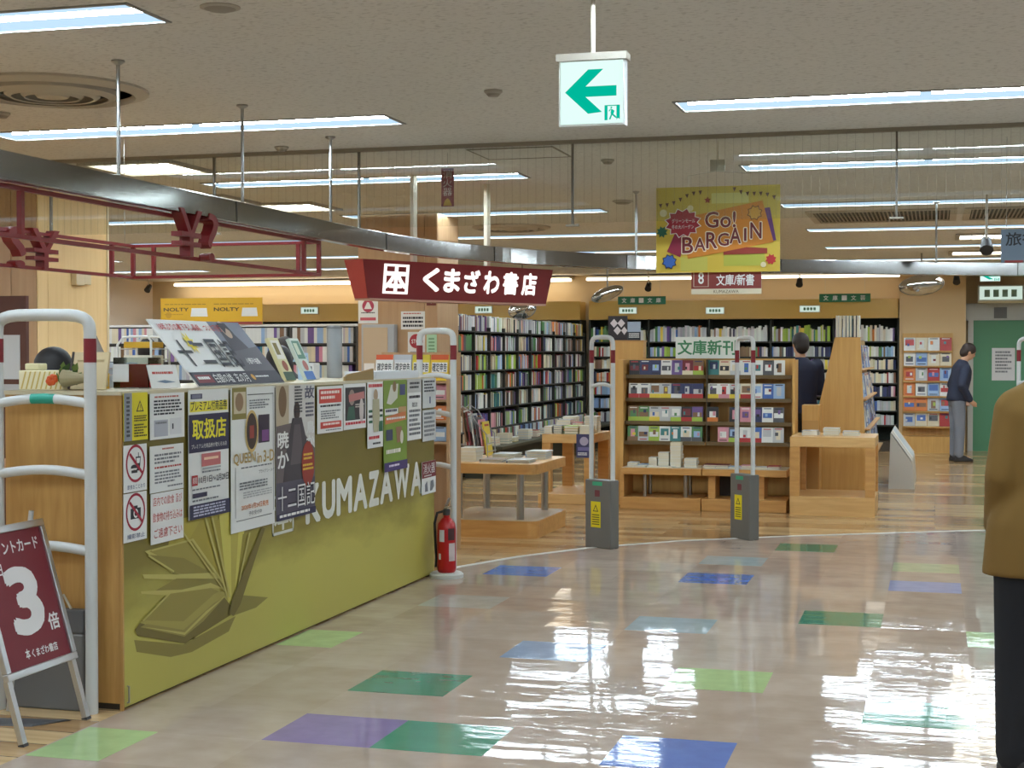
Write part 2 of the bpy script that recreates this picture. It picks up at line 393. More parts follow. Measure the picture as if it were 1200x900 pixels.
# ceiling with recesses for the lamps
rows = [-.25, 2.45, 5.17, 7.88, 10.6, 13.38, 16.12, 18.87, 21.5]
cols = [(-9.4, -6.93), (-5.35, -2.88), (-1.29, 1.18), (2.77, 5.24), (-13.46, -10.99)]
HW = .155
xs = sorted({XL, XR} | {v for c in cols for v in c}); ys = sorted({YN, YB} | {v for r in rows for v in (r-HW, r+HW)})
mb = MB()
for i in range(len(xs)-1):
    for j in range(len(ys)-1):
        lamp = any(abs(xs[i]-c[0]) < 1e-6 for c in cols) and any(abs(ys[j]-(r-HW)) < 1e-6 for r in rows)
        if not lamp: mb.quad((xs[i], ys[j+1], ZC), (xs[i+1], ys[j+1], ZC), (xs[i+1], ys[j], ZC), (xs[i], ys[j], ZC), 'ceiling')
struct(mb.build('ceiling'), 'pale mineral fibre ceiling with recessed strip lamps')
def wall(name, x0, x1, y0, y1, k, label, z1=ZC): return struct(MB().box(x0, x1, y0, y1, 0, z1, k).build(name), label)
wall('wall_back', XL-.1, XR+.1, YB, YB+.1, (200, 178, 142, .8), 'beige brown back wall of the shop')
wall('wall_left', XL-.1, XL, YN, YB, (228, 212, 194, .8), 'pale pinkish side wall of the shop')
wall('wall_right', XR, XR+.1, YN, YB, (205, 196, 182, .8), 'cream side wall of the concourse')
wall('wall_front', XL-.1, XR+.1, YN-.1, YN, (205, 196, 182, .8), 'cream wall of the concourse')
struct(MB().box(-5.5, -.5, 24.18, 24.3, 2.70, 2.74, 'lit_white').box(-5.5, -.5, 24.2, YB, 2.74, 2.77, (200, 190, 170)).build('trim_2'), 'thin lit strip lamp along the top of the back wall')
struct(MB().box(-13, -5.8, 24.28, 24.4, 2.70, 2.74, 'cove_left').box(-13, -5.8, 24.3, YB, 2.74, 2.77, (200, 190, 170)).build('trim_3'), 'thin lit strip lamp along the back wall beyond the counter')
# pillars
def pillar(x0, x1, y0, y1, k, label, grooves):
    o = struct(MB().box(x0, x1, y0, y1, 0, ZC-.002, k).build('pillar', w=True), label)
    e = [x0] + grooves + [x1]
    for a, b in zip(e[:-1], e[1:]):
        MB().box(a+.003, b-.003, y0-.012, y0, .02, ZC-.01, k).build('panel', o, w=True)
    return o
lp = pillar(-7.9, -6.5, 10.02, 11.0, 'wood_brown', 'large square pillar with brown front and wood side coloured paler as if lit behind the counter', [-7.2, -6.72])
MB().box(-6.5, -6.488, 10.14, 10.985, .02, ZC-.01, 'wood_lit_side').build('side_panel', lp, w=True); MB().box(-6.5, -6.488, 10.012, 10.135, .02, ZC-.01, 'wood_lit_side').build('side_panel', lp, w=True)  # side wood is paler than the front: brighter light painted into its colour
MB().box(-6.51, -6.48, 10.985, 11.01, 0, ZC-.01, (230, 220, 190, .5)).build('corner_trim', lp, w=True)
PB = 13.25
pillar(HY(420, 400, PB).x, HY(513, 400, PB).x, PB, PB+.62, 'wood_brown', 'brown wood panelled pillar under the red shop sign', [HY(498, 400, PB).x])

# ------------------------------------------------------------------ ceiling lamps
def make_lamp(L):
    root = thing('ceiling_light', '', 'ceiling light')
    m = MB(); x0, x1, y0, y1, z0, z1 = 0, L, -HW, HW, 0, .055
    c = 'lamp_panel'
    m.quad((x0, y0, z0), (x0, y0, z1), (x1, y0, z1), (x1, y0, z0), c); m.quad((x0, y1, z0), (x1, y1, z0), (x1, y1, z1), (x0, y1, z1), c)
    m.quad((x0, y0, z0), (x0, y1, z0), (x0, y1, z1), (x0, y0, z1), c); m.quad((x1, y0, z0), (x1, y0, z1), (x1, y1, z1), (x1, y1, z0), c)
    m.build('housing', root)
    MB().quad((x0, y1, z1), (x1, y1, z1), (x1, y0, z1), (x0, y0, z1), 'lamp_panel').build('reflector', root)
    m = MB(); k = (150, 148, 142, .5); f = .016
    m.box(x0-f, x1+f, y0-f, y0, -.006, 0, k).box(x0-f, x1+f, y1, y1+f, -.006, 0, k).box(x0-f, x0, y0, y1, -.006, 0, k).box(x1, x1+f, y0, y1, -.006, 0, k)
    m.build('trim_frame', root)
    for y in (-.07, .07):
        for a, b in ((.03, L/2-.03), (L/2+.03, L-.03)):
            MB().tube([(a, y, .028), (b, y, .028)], .0105, 'tube', n=6).build('lamp_tube', root)
    return root
proto = make_lamp(2.47)
first = True
CN = {0: 'over the far left of the shop', 1: 'above the counter side', 2: 'above the open floor at right', 3: 'beyond the right edge of the view', 4: 'near the far left wall'}
for ci, c in enumerate(cols):
    for ri, r in enumerate(rows):
        o = proto if first else copy_tree(proto); first = False
        o.location = (c[0], r, ZC)
        vis = ri >= 2 and ci in (1, 2) or ci == 0 and ri >= 4 or ci == 4 and ri >= 7
        o['label'] = ('twin tube ceiling light %s, %s row back' % (CN[ci], ORD[ri-2])) if vis else 'recessed twin tube ceiling light outside the view'
        o['group'] = 'recessed tube lamps in the ceiling'
def louvre(x, y, label, s=.3):
    t = thing('square_ceiling_light', label, 'ceiling light', (x, y, ZC), 0, 'square louvre lamps')
    k = (176, 170, 158, .6); m = MB(); f = .05
    m.box(-s-f, s+f, -s-f, -s, -.02, 0, k).box(-s-f, s+f, s, s+f, -.02, 0, k).box(-s-f, -s, -s, s, -.02, 0, k).box(s, s+f, -s, s, -.02, 0, k); m.build('frame', t)
    MB().box(-s, s, -s, s, -.006, -.001, 'louvre_lamp').build('diffuser', t)
    for i in range(1, 5):
        MB().box(-s+2*s*i/5-.004, -s+2*s*i/5+.004, -s, s, -.018, -.006, (215, 215, 210)).build('louvre_slat', t)
louvre(-5.25, 9.45, 'square louvre ceiling light just behind the glass smoke barrier, left')
louvre(-5.45, 12.3, 'square louvre ceiling light between strip lamps beyond the red cage sign')
louvre(-5.9, 11.55, 'square louvre ceiling light half hidden by a hanger rod, left of its twin')
louvre(-6.3, 15.0, 'small looking far square louvre ceiling light above the red cage corner')
louvre(.55, 17.4, 'square louvre ceiling light at right above the travel sign, nearer one')
louvre(.5, 20.2, 'square louvre ceiling light at right above the travel sign, farther one')

def diffuser(x, y, r, label):
    t = thing('air_diffuser', label, 'air vent', (x, y, ZC))
    k = (190, 182, 166, .6); kd = (104, 98, 88, .7)
    MB().lathe([(r, 0), (r, -.012), (r*.86, -.03), (r*.84, -.012), (r*.84, 0)], k, n=40, caps=False).build('outer_ring', t, smooth=True)
    MB().lathe([(r*.84, -.002), (.02, -.002)], kd, n=40).build('backplate', t)
    for q in (.68, .5, .33):
        MB().lathe([(r*q, -.008), (r*q*.98, -.03), (r*q*.86, -.045), (r*q*.84, -.04), (r*q*.9, -.02), (r*q*.9, -.008)], k, n=36, caps=False).build('cone_ring', t, smooth=True)
    MB().lathe([(.001, -.04), (r*.16, -.04), (r*.18, -.03), (.001, -.03)], k, n=20, caps=False).build('centre_cap', t, smooth=True)
diffuser(-4.16, 6.55, .46, 'large round ceiling air diffuser near the top left corner')
diffuser(-4.17, 14.9, .4, 'round ceiling air diffuser farther back above the red shop sign')
def grille(x0, x1, y0, y1, label):
    t = thing('ceiling_grille', label, 'air vent', ((x0+x1)/2, (y0+y1)/2, ZC)); w, d = (x1-x0)/2, (y1-y0)/2; k = (182, 172, 154, .6); f = .06
    MB().box(-w, w, -d, -d+f, -.015, 0, k).box(-w, w, d-f, d, -.015, 0, k).box(-w, -w+f, -d+f, d-f, -.015, 0, k).box(w-f, w, -d+f, d-f, -.015, 0, k).build('frame', t)
    MB().box(-w+f, w-f, -d+f, d-f, -.003, -.001, (58, 52, 44, .8)).build('duct', t)
    nn = 34
    for i in range(nn):
        x = -w+f+(2*w-2*f)*(i+.5)/nn
        MB().box(x-.006, x+.006, -d+f, d-f, -.014, -.003, (150, 140, 122, .6)).build('fin', t)
grille(-1.15, .18, 14.0, 15.2, 'ceiling return grille with fins, left of the pair at right')
grille(.24, 1.6, 14.0, 15.2, 'ceiling return grille with fins, right of the pair at right')
def small_ceiling(x, y, r, label, name='smoke_detector', cat='smoke detector', h=.03):
    t = thing(name, label, cat, (x, y, ZC))
    MB().lathe([(r, 0), (r, -h*.3), (r*.8, -h*.6)], (176, 170, 158, .6), n=24).build('rim', t, smooth=True)
    MB().lathe([(r*.78, -h*.6), (r*.55, -h), (.003, -h)], (150, 144, 132, .6), n=24).build('cap', t, smooth=True)
p = HZ(258, 8, ZC); small_ceiling(p.x, p.y, .075, 'flat round ceiling speaker near the top edge', 'ceiling_speaker', 'speaker', .015)
for (px, py), l in zip([(578, 106), (712, 187), (2, 132), (330, 172), (730, 235), (785, 232)],
                       ['tiny sprinkler head on the ceiling left of the exit sign', 'tiny sprinkler head on the ceiling below the exit sign', 'tiny sprinkler head at the left edge under the big diffuser',
                        'tiny sprinkler head left of the hanger rods', 'round smoke detector left of the yellow bargain banner', 'small round detector just above the bargain banner']):
    p = HZ(px, py, ZC); small_ceiling(p.x, p.y, .045 if py < 230 else .09, l)
a = HZ(562, 178, ZC); b = HZ(662, 183, ZC); w_, d_ = .27, .24
t = thing('ceiling_hatch', 'square ceiling access hatch outlined by a thin frame', 'hatch', (-2.58, 9.42, ZC))
MB().box(-w_, w_, -d_, d_, -.003, -.001, 'ceiling').build('panel', t)
k = (140, 132, 118, .6); MB().box(-w_-.012, w_+.012, -d_-.012, -d_, -.006, 0, k).box(-w_-.012, w_+.012, d_, d_+.012, -.006, 0, k).box(-w_-.012, -w_, -d_, d_, -.006, 0, k).box(w_, w_+.012, -d_, d_, -.006, 0, k).build('frame', t)

# ------------------------------------------------------------------ smoke barrier of wired glass
YG = 8.95
t = thing('smoke_barrier', 'ceiling hung wired glass smoke barrier crossing the whole shop front', 'smoke barrier', (0, YG, ZC))
gx = [-6.9, -5.7, -4.5, -3.5, -2.12, -.22, 1.7, 3.6]
MB().box(-9, XR-.01, -.02, .02, -.022, 0, (150, 142, 126, .6)).build('top_rail', t)
for a, b in zip(gx[:-1], gx[1:]):
    MB().box(a+.008, b-.008, -.003, .003, -.5, -.022, 'wired_glass').build('glass_pane', t)
for x in gx:
    MB().box(x-.006, x+.006, -.012, .012, -.51, -.022, (112, 106, 94, .5)).build('post', t)
    MB().box(x-.04, x+.04, -.014, .014, -.52, -.508, (150, 142, 126, .5)).build('foot_clip', t)

# ------------------------------------------------------------------ curved steel band on rods
def smooth_path(pts, n=8):
    out = []
    P = [Vector(p) for p in pts]
    for i in range(len(P)-1):
        p0, p1, p2, p3 = P[max(i-1, 0)], P[i], P[i+1], P[min(i+2, len(P)-1)]
        for j in range(n):
            s = j/n; out.append(.5*((2*p1)+(p2-p0)*s+(2*p0-5*p1+4*p2-p3)*s*s+(3*p1-p0-3*p2+p3)*s**3))
    return out+[P[-1]]
bp_ = smooth_path([(-3.47, 1.5), (-3.47, 5), (-3.47, 7.5), (-3.47, 8.9), (-3.36, 9.9), (-3.05, 10.8), (-2.55, 11.6), (-1.9, 12.25), (-1.04, 12.85), (.34, 13.62), (1.2, 14.0)], 10)
t = thing('steel_ceiling_band', 'curved mirror steel band hanging on rods and sweeping across the shop front', 'ceiling band', (-3.47, 1.5, 2.18))
m = MB(); vs = []
for i, p in enumerate(bp_):
    d = (bp_[min(i+1, len(bp_)-1)]-bp_[max(i-1, 0)]).normalized(); q = Vector((d.y, -d.x))
    for off, z in ((-.03, 2.178), (.026, 2.178), (.032, 2.182), (.03, 2.288), (.024, 2.292), (-.03, 2.292)):
        vs.append((p.x+q.x*off, p.y+q.y*off, z))
nr = 6
m.add(vs, [(i*nr+j, (i+1)*nr+j, (i+1)*nr+(j+1) % nr, i*nr+(j+1) % nr) for i in range(len(bp_)-1) for j in range(nr)] + [tuple(range(nr)), tuple((len(bp_)-1)*nr+j for j in range(nr))[::-1]], 'band_steel')
m.build('band', t, w=True)
for i in range(0, len(bp_)-1, 15):
    p = bp_[i+3] if i+3 < len(bp_) else bp_[i]; d = (bp_[min(i+4, len(bp_)-1)]-bp_[i+2]).normalized(); q = Vector((d.y, -d.x))
    MB().box(-.002, .002, -.001, .003, 2.181, 2.289, (70, 68, 62), Matrix.Translation((p.x+q.x*.034, p.y+q.y*.034, 0)) @ Matrix.Rotation(math.atan2(d.y, d.x), 4, 'Z')).build('joint', t, w=True)
for x, y in [(-3.47, 4.75), (-3.47, 5.98), (-3.47, 7.22), (-3.47, 8.41), (-2.3, 11.9), (-1.27, 12.75), (.0, 13.4)]:
    r = MB().tube([(x, y, 2.28), (x, y, ZC)], .009, 'steel', n=8).build('rod', t, w=True, smooth=True)
    MB().lathe([(.03, 0), (.03, -.008), (.012, -.02)], 'steel', c=(x, y, ZC), n=12).build('rod_flange', r, w=True)

# ------------------------------------------------------------------ red cage sign with yen marks
t = thing('cage_sign', 'dark red hanging frame sign with yen and question mark letters above the counter', 'sign', (-4.1, 6, 1.97))
RC = (118, 28, 30, .45); bar = .011
cx0, cx1, cy0, cy1, z0, z1 = -4.72, -3.5, 3.9, 8.3, 1.975, 2.165
for z in (z0, z1):
    for x in (cx0, cx1): MB().box(x-bar, x+bar, cy0-bar, cy1+bar, z-bar*.8, z+bar*.8, RC).build('rail', t, w=True)
    for y in (cy0, cy1): MB().box(cx0+bar, cx1-bar, y-bar, y+bar, z-bar*.8, z+bar*.8, RC).build('rail', t, w=True)
for x, y in [(cx1, cy1), (cx1-.13, cy1), (cx1, cy1-.22), (cx0, cy1), (cx0+.14, cy1), (cx0, cy1-.25), (cx1, 5.28), (cx0, 5.9), (cx0, cy0), (cx1, cy0)]:
    MB().box(x-bar, x+bar, y-bar, y+bar, z0+bar*.8, z1-bar*.8, RC).build('upright', t, w=True)
def block_letter(s, y0, y1, za, zb, x, flip=False):
    m = MB(); put_text(m, s, y0, za, y1, zb, 0, RC, .02, .028)
    R = Matrix.Translation((x, 0, 0)) @ Matrix.Rotation(PI/2, 4, 'Z')
    if flip: m.v = [(y0+y1-a, b, c) for a, b, c in m.v]; m.f = [f[::-1] for f in m.f]
    m.v = [tuple(R @ Vector(v)) for v in m.v]
    m.build('letter', t, w=True)
ya, yb = HX(200, 280, -3.5).y, HX(226, 280, -3.5).y
block_letter('¥', ya-.03, yb-.03, 1.975, 2.2, -3.46)
block_letter('?', yb+.03, yb+.14, 1.965, 2.2, -3.46)
ya, yb = HX(33, 280, -4.72).y, HX(65, 280, -4.72).y
block_letter('¥', ya, yb, 1.97, 2.19, -4.72, True)
block_letter('?', ya-.22, ya-.06, 1.97, 2.19, -4.72, True)
for x, y in ((cx1, 8.2), (cx1, 5.4), (cx0, 8.2), (cx0, 5.4)):
    MB().tube([(x, y, z1), (x, y, ZC if x == cx0 else 2.19)], .002, 'steel', n=5).build('wire', t, w=True)

# ------------------------------------------------------------------ red shop sign
SL, SR = Vector((-3.83, 9.9, 0)), Vector((-2.92, 11.6, 0)); sd = (SR-SL); SW = sd.length; sang = math.atan2(sd.y, sd.x)
t = thing('shop_sign', 'dark red hanging shop sign with lit white Japanese name and emblem', 'sign', (SL+SR)/2+Vector((0, 0, 1.9)), sang)
SH = .27
CR = (134, 34, 38, .4)
hw = SW/2
m = MB(); vs = [(-hw-.02, 0, SH), (hw+.02, 0, SH), (hw-.03, .03, 0), (-hw+.05, .03, 0), (-hw-.02, .2, SH), (hw+.02, .2, SH), (hw-.03, .17, 0), (-hw+.05, .17, 0)]
m.add(vs, [(3, 2, 1, 0), (0, 1, 5, 4), (7, 6, 2, 3), (1, 2, 6, 5), (4, 5, 6, 7)], CR); m.add(vs, [(3, 0, 4, 7)], (176, 62, 58, .4))
m.build('sign_box', t)
lt = MB(); MB().box(-hw+.06, hw-.04, .02, .18, -.014, .0, (196, 150, 130, .5)).build('bottom_strip', t)
def slant(m_):   # lay flat lettering on the sloping face
    m_.v = [(x, y+.03*(1-z/SH)-.004, z) for x, y, z in m_.v]
em = MB(); ex = -hw+.18; ew = .24; ez0, ez1 = .035, .245; b_ = .028
em.add([(ex, 0, ez0), (ex+ew, 0, ez0), (ex+ew, 0, ez1), (ex, 0, ez1), (ex+b_, 0, ez0+b_*.6), (ex+ew-b_, 0, ez0+b_*.6), (ex+ew-b_, 0, ez1-b_*.6), (ex+b_, 0, ez1-b_*.6)],
       [(0, 1, 5, 4), (1, 2, 6, 5), (2, 3, 7, 6), (3, 0, 4, 7)], 'lit_letter')
put_text(em, '本', ex+.012, ez0+.005, ex+ew-.012, ez1-.012, 0, 'lit_letter', .05); slant(em); em.build('emblem', t)
chars = 'くまざわ書店'; x = ex+ew+.13
for i, ch in enumerate(chars):
    m = MB(); wch = (hw-.13-x)/(len(chars)-i)
    put_text(m, ch, x+.01, .06, x+wch-.03, .235, 0, 'lit_letter', .05); slant(m); m.build('lit_character', t); x += wch
for u in (-hw+.55, hw-.62):
    MB().box(u-.018, u+.018, .08, .116, SH, ZC-1.9, (190, 180, 158, .6)).build('hanger_pole', t)

# ------------------------------------------------------------------ exit signs, hanging banners
def exit_sign(loc, w, h, rz, label, rod=True):
    t = thing('exit_sign', label, 'exit sign', loc, rz)
    MB().box(-w/2, w/2, 0, .05, 0, h*.9, (205, 208, 204, .4)).build('body', t)
    MB().box(-w/2-.008, w/2+.008, -.012, .062, h*.9, h, (168, 160, 146, .5)).build('cap', t)
    d = thing; face = MB().quad((-w/2+.006, -.001, .006), (w/2-.006, -.001, .006), (w/2-.006, -.001, h*.89), (-w/2+.006, -.001, h*.89), 'lit_sign').build('lit_face', t)
    fw, fh = w, h*.9
    X = lambda u: (u-.5)*w
    Z = lambda v: (1-v)*fh
    m = MB()
    def P(pts, y=-.003):
        q = [(X(u), y, Z(v)) for u, v in pts]
        ar = sum(q[i][0]*q[(i+1) % len(q)][2]-q[(i+1) % len(q)][0]*q[i][2] for i in range(len(q)))
        m.add(q if ar > 0 else q[::-1], [tuple(range(len(q)))], 'lit_green')
    P([(.10, .48), (.45, .14), (.68, .14), (.33, .48)]); P([(.10, .48), (.33, .48), (.66, .80), (.45, .82)]); P([(.33, .40), (.88, .40), (.88, .56), (.33, .56)], -.0034)
    m.build('arrow', t); m = MB()
    P([(.70, .70), (.745, .70), (.745, .93), (.70, .93)]); P([(.88, .70), (.93, .70), (.93, .92), (.90, .9), (.88, .93)]); P([(.745, .70), (.88, .70), (.88, .715), (.745, .715)])
    P([(.80, .755), (.85, .79), (.83, .85), (.79, .83)]); P([(.80, .83), (.82, .84), (.79, .92), (.765, .92)]); P([(.82, .83), (.87, .87), (.885, .9), (.865, .9), (.81, .85)])
    P([(.79, .725), (.815, .725), (.815, .75), (.79, .75)]); P([(.80, .76), (.77, .80), (.76, .79), (.79, .755)])
    m.build('running_figure', t)
    if rod: MB().tube([(0, .025, h), (0, .025, ZC-loc[2])], .009, (206, 198, 182, .4), n=10).build('rod', t, smooth=True)
exit_sign((-1.209, 5.4, 2.34), .245, .262, 0, 'large lit green arrow exit sign hanging at the top centre')
exit_sign((.79, 24.1, 2.6), .3, .19, 0, 'small far lit exit sign above the green door', True)

gl, gr_ = HY(769, 320, 9.2), HY(914, 316, 9.2)
bw = gr_.x-gl.x; bh = .52
OR = (206, 128, 36); YE = (206, 176, 62); MR = (140, 34, 60)
flags = []
for i in range(7):
    for (ua, va, ub, vb) in ((.02, .19, .4, .03), (.62, .02, .99, .15)):
        u = ua+(ub-ua)*i/7; v = va+(vb-va)*i/7+.02*math.sin(i); flags.append(('P', [(u, v), (u+.03, v-.003), (u+.017, v+.05)], (96, 60, 50)))
items = [('R', 0, 0, 1, .35, (198, 172, 70)), ('R', .45, .08, .75, .2, (206, 196, 120)), ('R', .55, .78, .88, .93, (176, 176, 66)), ('R', .2, .82, .42, .98, (190, 180, 80))] + flags + [
    ('P', [(.09, .75), (.16, .52), (.24, .55), (.2, .82)], MR), ('P', [(.86, .27), (.92, .26), (.97, .64), (.91, .66)], (98, 50, 110)),
    ('P', [(.55, .70), (.90, .73), (.90, .79), (.55, .80)], (150, 52, 36)),
    ('P', [(.22, .36), (.86, .18), (.95, .66), (.26, .84)], OR),
    ('STAR', .22, .42, .155, 12, WHITE, .78, .8), ('STAR', .22, .42, .145, 12, (158, 34, 50), .78, .8), ('O', .06, .30, .03, (226, 214, 170)), ('O', .28, .25, .025, (226, 214, 170)),
    ('STAR', .05, .52, .05, 8, (40, 96, 70)), ('STAR', .11, .87, .065, 8, (30, 34, 60), .75), ('STAR', .11, .87, .055, 8, (52, 96, 170), .75),
    ('STAR', .42, .16, .03, 5, (150, 54, 40), .45), ('STAR', .93, .86, .045, 8, (176, 40, 36), .7), ('O', .87, .92, .022, (226, 214, 170)),
    ('STAR', .80, .32, .065, 8, (110, 70, 30), .75), ('STAR', .80, .32, .055, 8, (206, 150, 50), .75),
    ('T', 'グリーンモール', .13, .37, .32, .42, WHITE), ('T', '冬の大バーゲン', .13, .44, .31, .49, WHITE),
    ('T', 'Go!', .395, .29, .655, .49, (240, 226, 196), .06), ('T', 'Go!', .40, .295, .65, .485, (110, 30, 34), .02),
    ('P', [(.2, .9), (.2, .9), (.2, .9)], OR)]
o = sheet('bargain_banner', 'yellow and orange hanging sale banner reading Go BARGAIN', 'banner', bw, bh, ((gl.x+gr_.x)/2, 9.2, gl.z), 0, YE, items[:-1], t=.006)
m = MB(); n_ = 0
for i, ch in enumerate('BARGAIN'):
    u0 = (.215, .315, .41, .505, .60, .715, .765)[i]; w_ = .09 if ch != 'I' else .02; big = ch in 'BRAN'; v1 = .775-.026*i; v0 = v1-(.19 if i in (0, 2, 4, 6) else .15)
    for gsz, c, y in ((.012, (240, 226, 196), -.0105), (0, (110, 30, 34), -.0115)):
        put_text(m, ch, (u0-gsz*.6-.5)*bw, (1-v1-gsz)*bh, (u0+w_+gsz*.6-.5)*bw, (1-v0+gsz)*bh, y, c, .06 if gsz else .02)
m.build('lettering', o)
for u in (-.18, .2):
    MB().tube([(u, .003, bh), (u, .003, bh+.07), (0, .003, bh+.09)], .003, (210, 205, 195), n=5).build('wire_hook', o)
MB().box(-.045, .045, -.01, .02, bh+.09, bh+.16, (206, 198, 180, .5)).build('hanger_clip', o)
MB().tube([(0, .003, bh+.16), (0, .003, ZC-gl.z)], .003, (206, 198, 180, .5), n=5).build('wire', o)
a_, b_2 = HY(810, 345, 9.22), HY(892, 345, 9.22)
w_ = b_2.x-a_.x; h_ = .15
o = sheet('category_sign', 'maroon hanging sign numbered 8 for paperbacks below the bargain banner', 'sign', w_, h_, ((a_.x+b_2.x)/2, 9.225, a_.z), 0, (216, 204, 176),
          [('R', 0, 0, 1, .78, (132, 52, 46)), ('R', .03, .02, .25, .7, (200, 180, 160)), ('R', .04, .03, .24, .68, (132, 52, 46)), ('T', '8', .1, .1, .18, .58, WHITE, .02),
           ('T', '文庫/新書', .36, .2, .9, .66, WHITE, .02), ('T', 'KUMAZAWA', .32, .83, .68, .96, (110, 90, 70))], t=.012)
MB().tube([(-.14, .006, h_), (-.14, .006, .165)], .003, 'steel', n=5).tube([(.14, .006, h_), (.14, .006, .165)], .003, 'steel', n=5).build('hanger', o)
# fire extinguisher ceiling tag
p = HY(524.5, 242, 9.3)
o = sheet('ceiling_tag', 'small vertical red extinguisher tag hanging from the ceiling', 'sign', .085, .245, (p.x, 9.3, p.z), 0, (128, 36, 40),
      [('V', '消火器', .14, .06, .86, .74, (206, 190, 180)), ('P', [(.15, .98), (.85, .98), (.7, .84), (.5, .78), (.3, .84)], (190, 150, 50))])
MB().tube([(0, .001, .245), (0, .001, ZC-p.z)], .002, 'steel', n=5).build('wire', o)
p0, p1 = HY(1173, 308, 9.5), HY(1200, 270, 9.5)
o = sheet('hanging_sign', 'grey blue hanging sign with black Japanese lettering at the right edge', 'sign', .42, .2, (p0.x+.21, 9.5, p0.z), 0, (108, 122, 140),
      [('T', '旅行', .06, .1, .5, .5, INK, .02), ('T', 'ご', .42, .6, .6, .9, INK, .02), ('R', .05, .93, .3, 1, (150, 60, 60))], t=.01)
for u in (-.18, .18): MB().tube([(u, .005, .2), (u, .005, ZC-p0.z)], .002, 'steel', n=5).build('wire', o)

# ------------------------------------------------------------------ service counter
CY0, CY1, CXF, CXB, CZ = 5.70, 9.83, -3.3, -3.86, 1.335
ctr = thing('service_counter', 'long tall service counter with olive gold printed front and wood end', 'counter', ((CXF+CXB)/2, (CY0+CY1)/2, 0))
MB().box(CXB, CXF-.012, CY0, CY1, .03, CZ, 'wood_counter').build('body', ctr, w=True)
MB().box(CXB+.02, CXF-.02, CY0+.02, CY1-.02, 0, .03, (60, 50, 40)).build('plinth', ctr, w=True)
MB().box(CXB-.01, CXF+.001, CY0-.008, CY1, CZ, CZ+.017, (214, 202, 172, .35)).build('counter_top', ctr, w=True)
gp = MB().box(CXF-.012, CXF, CY0+.012, CY1, .012, CZ, 'graphic').build('front_panel', ctr, w=True)
MB().box(CXF-.014, CXF+.001, CY0, CY0+.012, 0, CZ, 'wood_counter').build('edge_strip', ctr, w=True)
MB().tube([(CXF+.004, CY0+.03, .03), (CXF+.012, CY0+.03, .03), (CXF+.012, CY0+.03, .10), (CXF+.004, CY0+.03, .10)], .004, 'steel', n=6).build('floor_latch', ctr, w=True)
# printed open book and lettering on the front panel
prt = MB(); lay = CXF
def poly_px(pts, c):
    global lay
    lay += .0003; q = [(lay, HX(a, b, CXF).y, HX(a, b, CXF).z) for a, b in pts]
    ar = sum(q[i][1]*q[(i+1) % len(q)][2]-q[(i+1) % len(q)][1]*q[i][2] for i in range(len(q)))
    prt.add(q if ar > 0 else q[::-1], [tuple(range(len(q)))], c)
B1, B2, B3, B4, B5 = (116, 102, 44), (142, 128, 58), (168, 154, 78), (190, 178, 98), (205, 194, 92)
poly_px([(157, 750), (160, 764), (200, 770), (225, 764), (268, 740), (276, 722), (215, 755)], (140, 126, 60))
poly_px([(279, 697), (314, 700), (300, 712), (272, 722)], (140, 128, 60))
poly_px([(197, 640), (201, 610), (250, 600), (262, 640), (268, 700), (262, 694)], (176, 160, 64))
poly_px([(222, 632), (240, 600), (262, 598), (270, 705), (262, 694)], (168, 152, 60))
poly_px([(256, 598), (272, 600), (273, 702), (267, 706)], B5)
poly_px([(270, 622), (281, 622), (273, 704), (271, 704)], (182, 168, 76))
poly_px([(279, 624), (286, 622), (274, 704)], B5)
poly_px([(284, 626), (305, 618), (275, 704)], (156, 142, 60))
poly_px([(169, 646), (176, 644), (203, 668), (201, 672)], B4)
poly_px([(174, 646), (225, 632), (260, 682), (240, 670), (218, 656), (203, 660)], (160, 146, 68))
poly_px([(173, 650), (215, 654), (222, 658), (256, 676), (240, 676), (204, 671)], B2)
poly_px([(166, 673), (205, 673), (250, 671), (258, 678), (206, 679), (168, 678)], B4)
poly_px([(206, 678), (256, 678), (262, 688), (232, 690), (178, 694)], B2)
poly_px([(164, 693), (182, 692), (212, 691), (246, 683), (262, 690), (246, 689), (205, 698), (165, 696)], B4)
poly_px([(157, 738), (163, 730), (214, 742), (262, 700), (271, 712), (269, 721), (216, 754), (160, 745)], B1)
poly_px([(164, 728), (196, 696), (246, 689), (262, 696), (240, 712), (214, 736)], (152, 138, 66))
poly_px([(163, 730), (170, 727), (214, 728), (250, 696), (258, 692), (264, 696), (236, 722), (215, 738)], B3)
poly_px([(163, 735), (170, 731), (214, 738), (250, 706), (262, 700), (237, 728), (215, 746)], (150, 136, 70))
for e in ([(176, 644), (225, 631), (226, 633), (177, 646)], [(225, 631), (261, 682), (259, 683), (223, 633)], [(173, 650), (203, 669), (202, 671), (172, 652)], [(165, 727), (197, 694), (199, 695), (167, 728)], [(163, 734), (215, 741), (240, 716), (262, 699), (241, 719), (215, 744)], [(240, 605), (266, 700), (264, 700), (238, 606)], [(206, 612), (262, 692), (261, 693), (204, 613)], [(247, 601), (269, 700), (267, 700), (245, 602)], [(290, 624), (274, 700), (275, 701), (292, 624)]): poly_px(e, B4)
poly_px([(305, 618), (309, 619), (280, 708), (272, 722), (266, 718), (271, 700)], B1)
prt.build('printed_book_picture', gp, w=True)
m = MB(); R90 = Matrix.Translation((CXF+.001, 0, 0)) @ Matrix.Rotation(PI/2, 4, 'Z')
def on_front(mb): mb.v = [tuple(R90 @ Vector(v)) for v in mb.v]; return mb
x = 7.63; 
for ch, wd in zip('KUMAZAWA', (.24, .22, .27, .26, .2, .26, .33, .26)):
    m = MB(); put_text(m, ch, x, .578, x+wd*.88, .795, 0, (218, 218, 208), .05); on_front(m).build('letter', gp, w=True); x += wd*.965
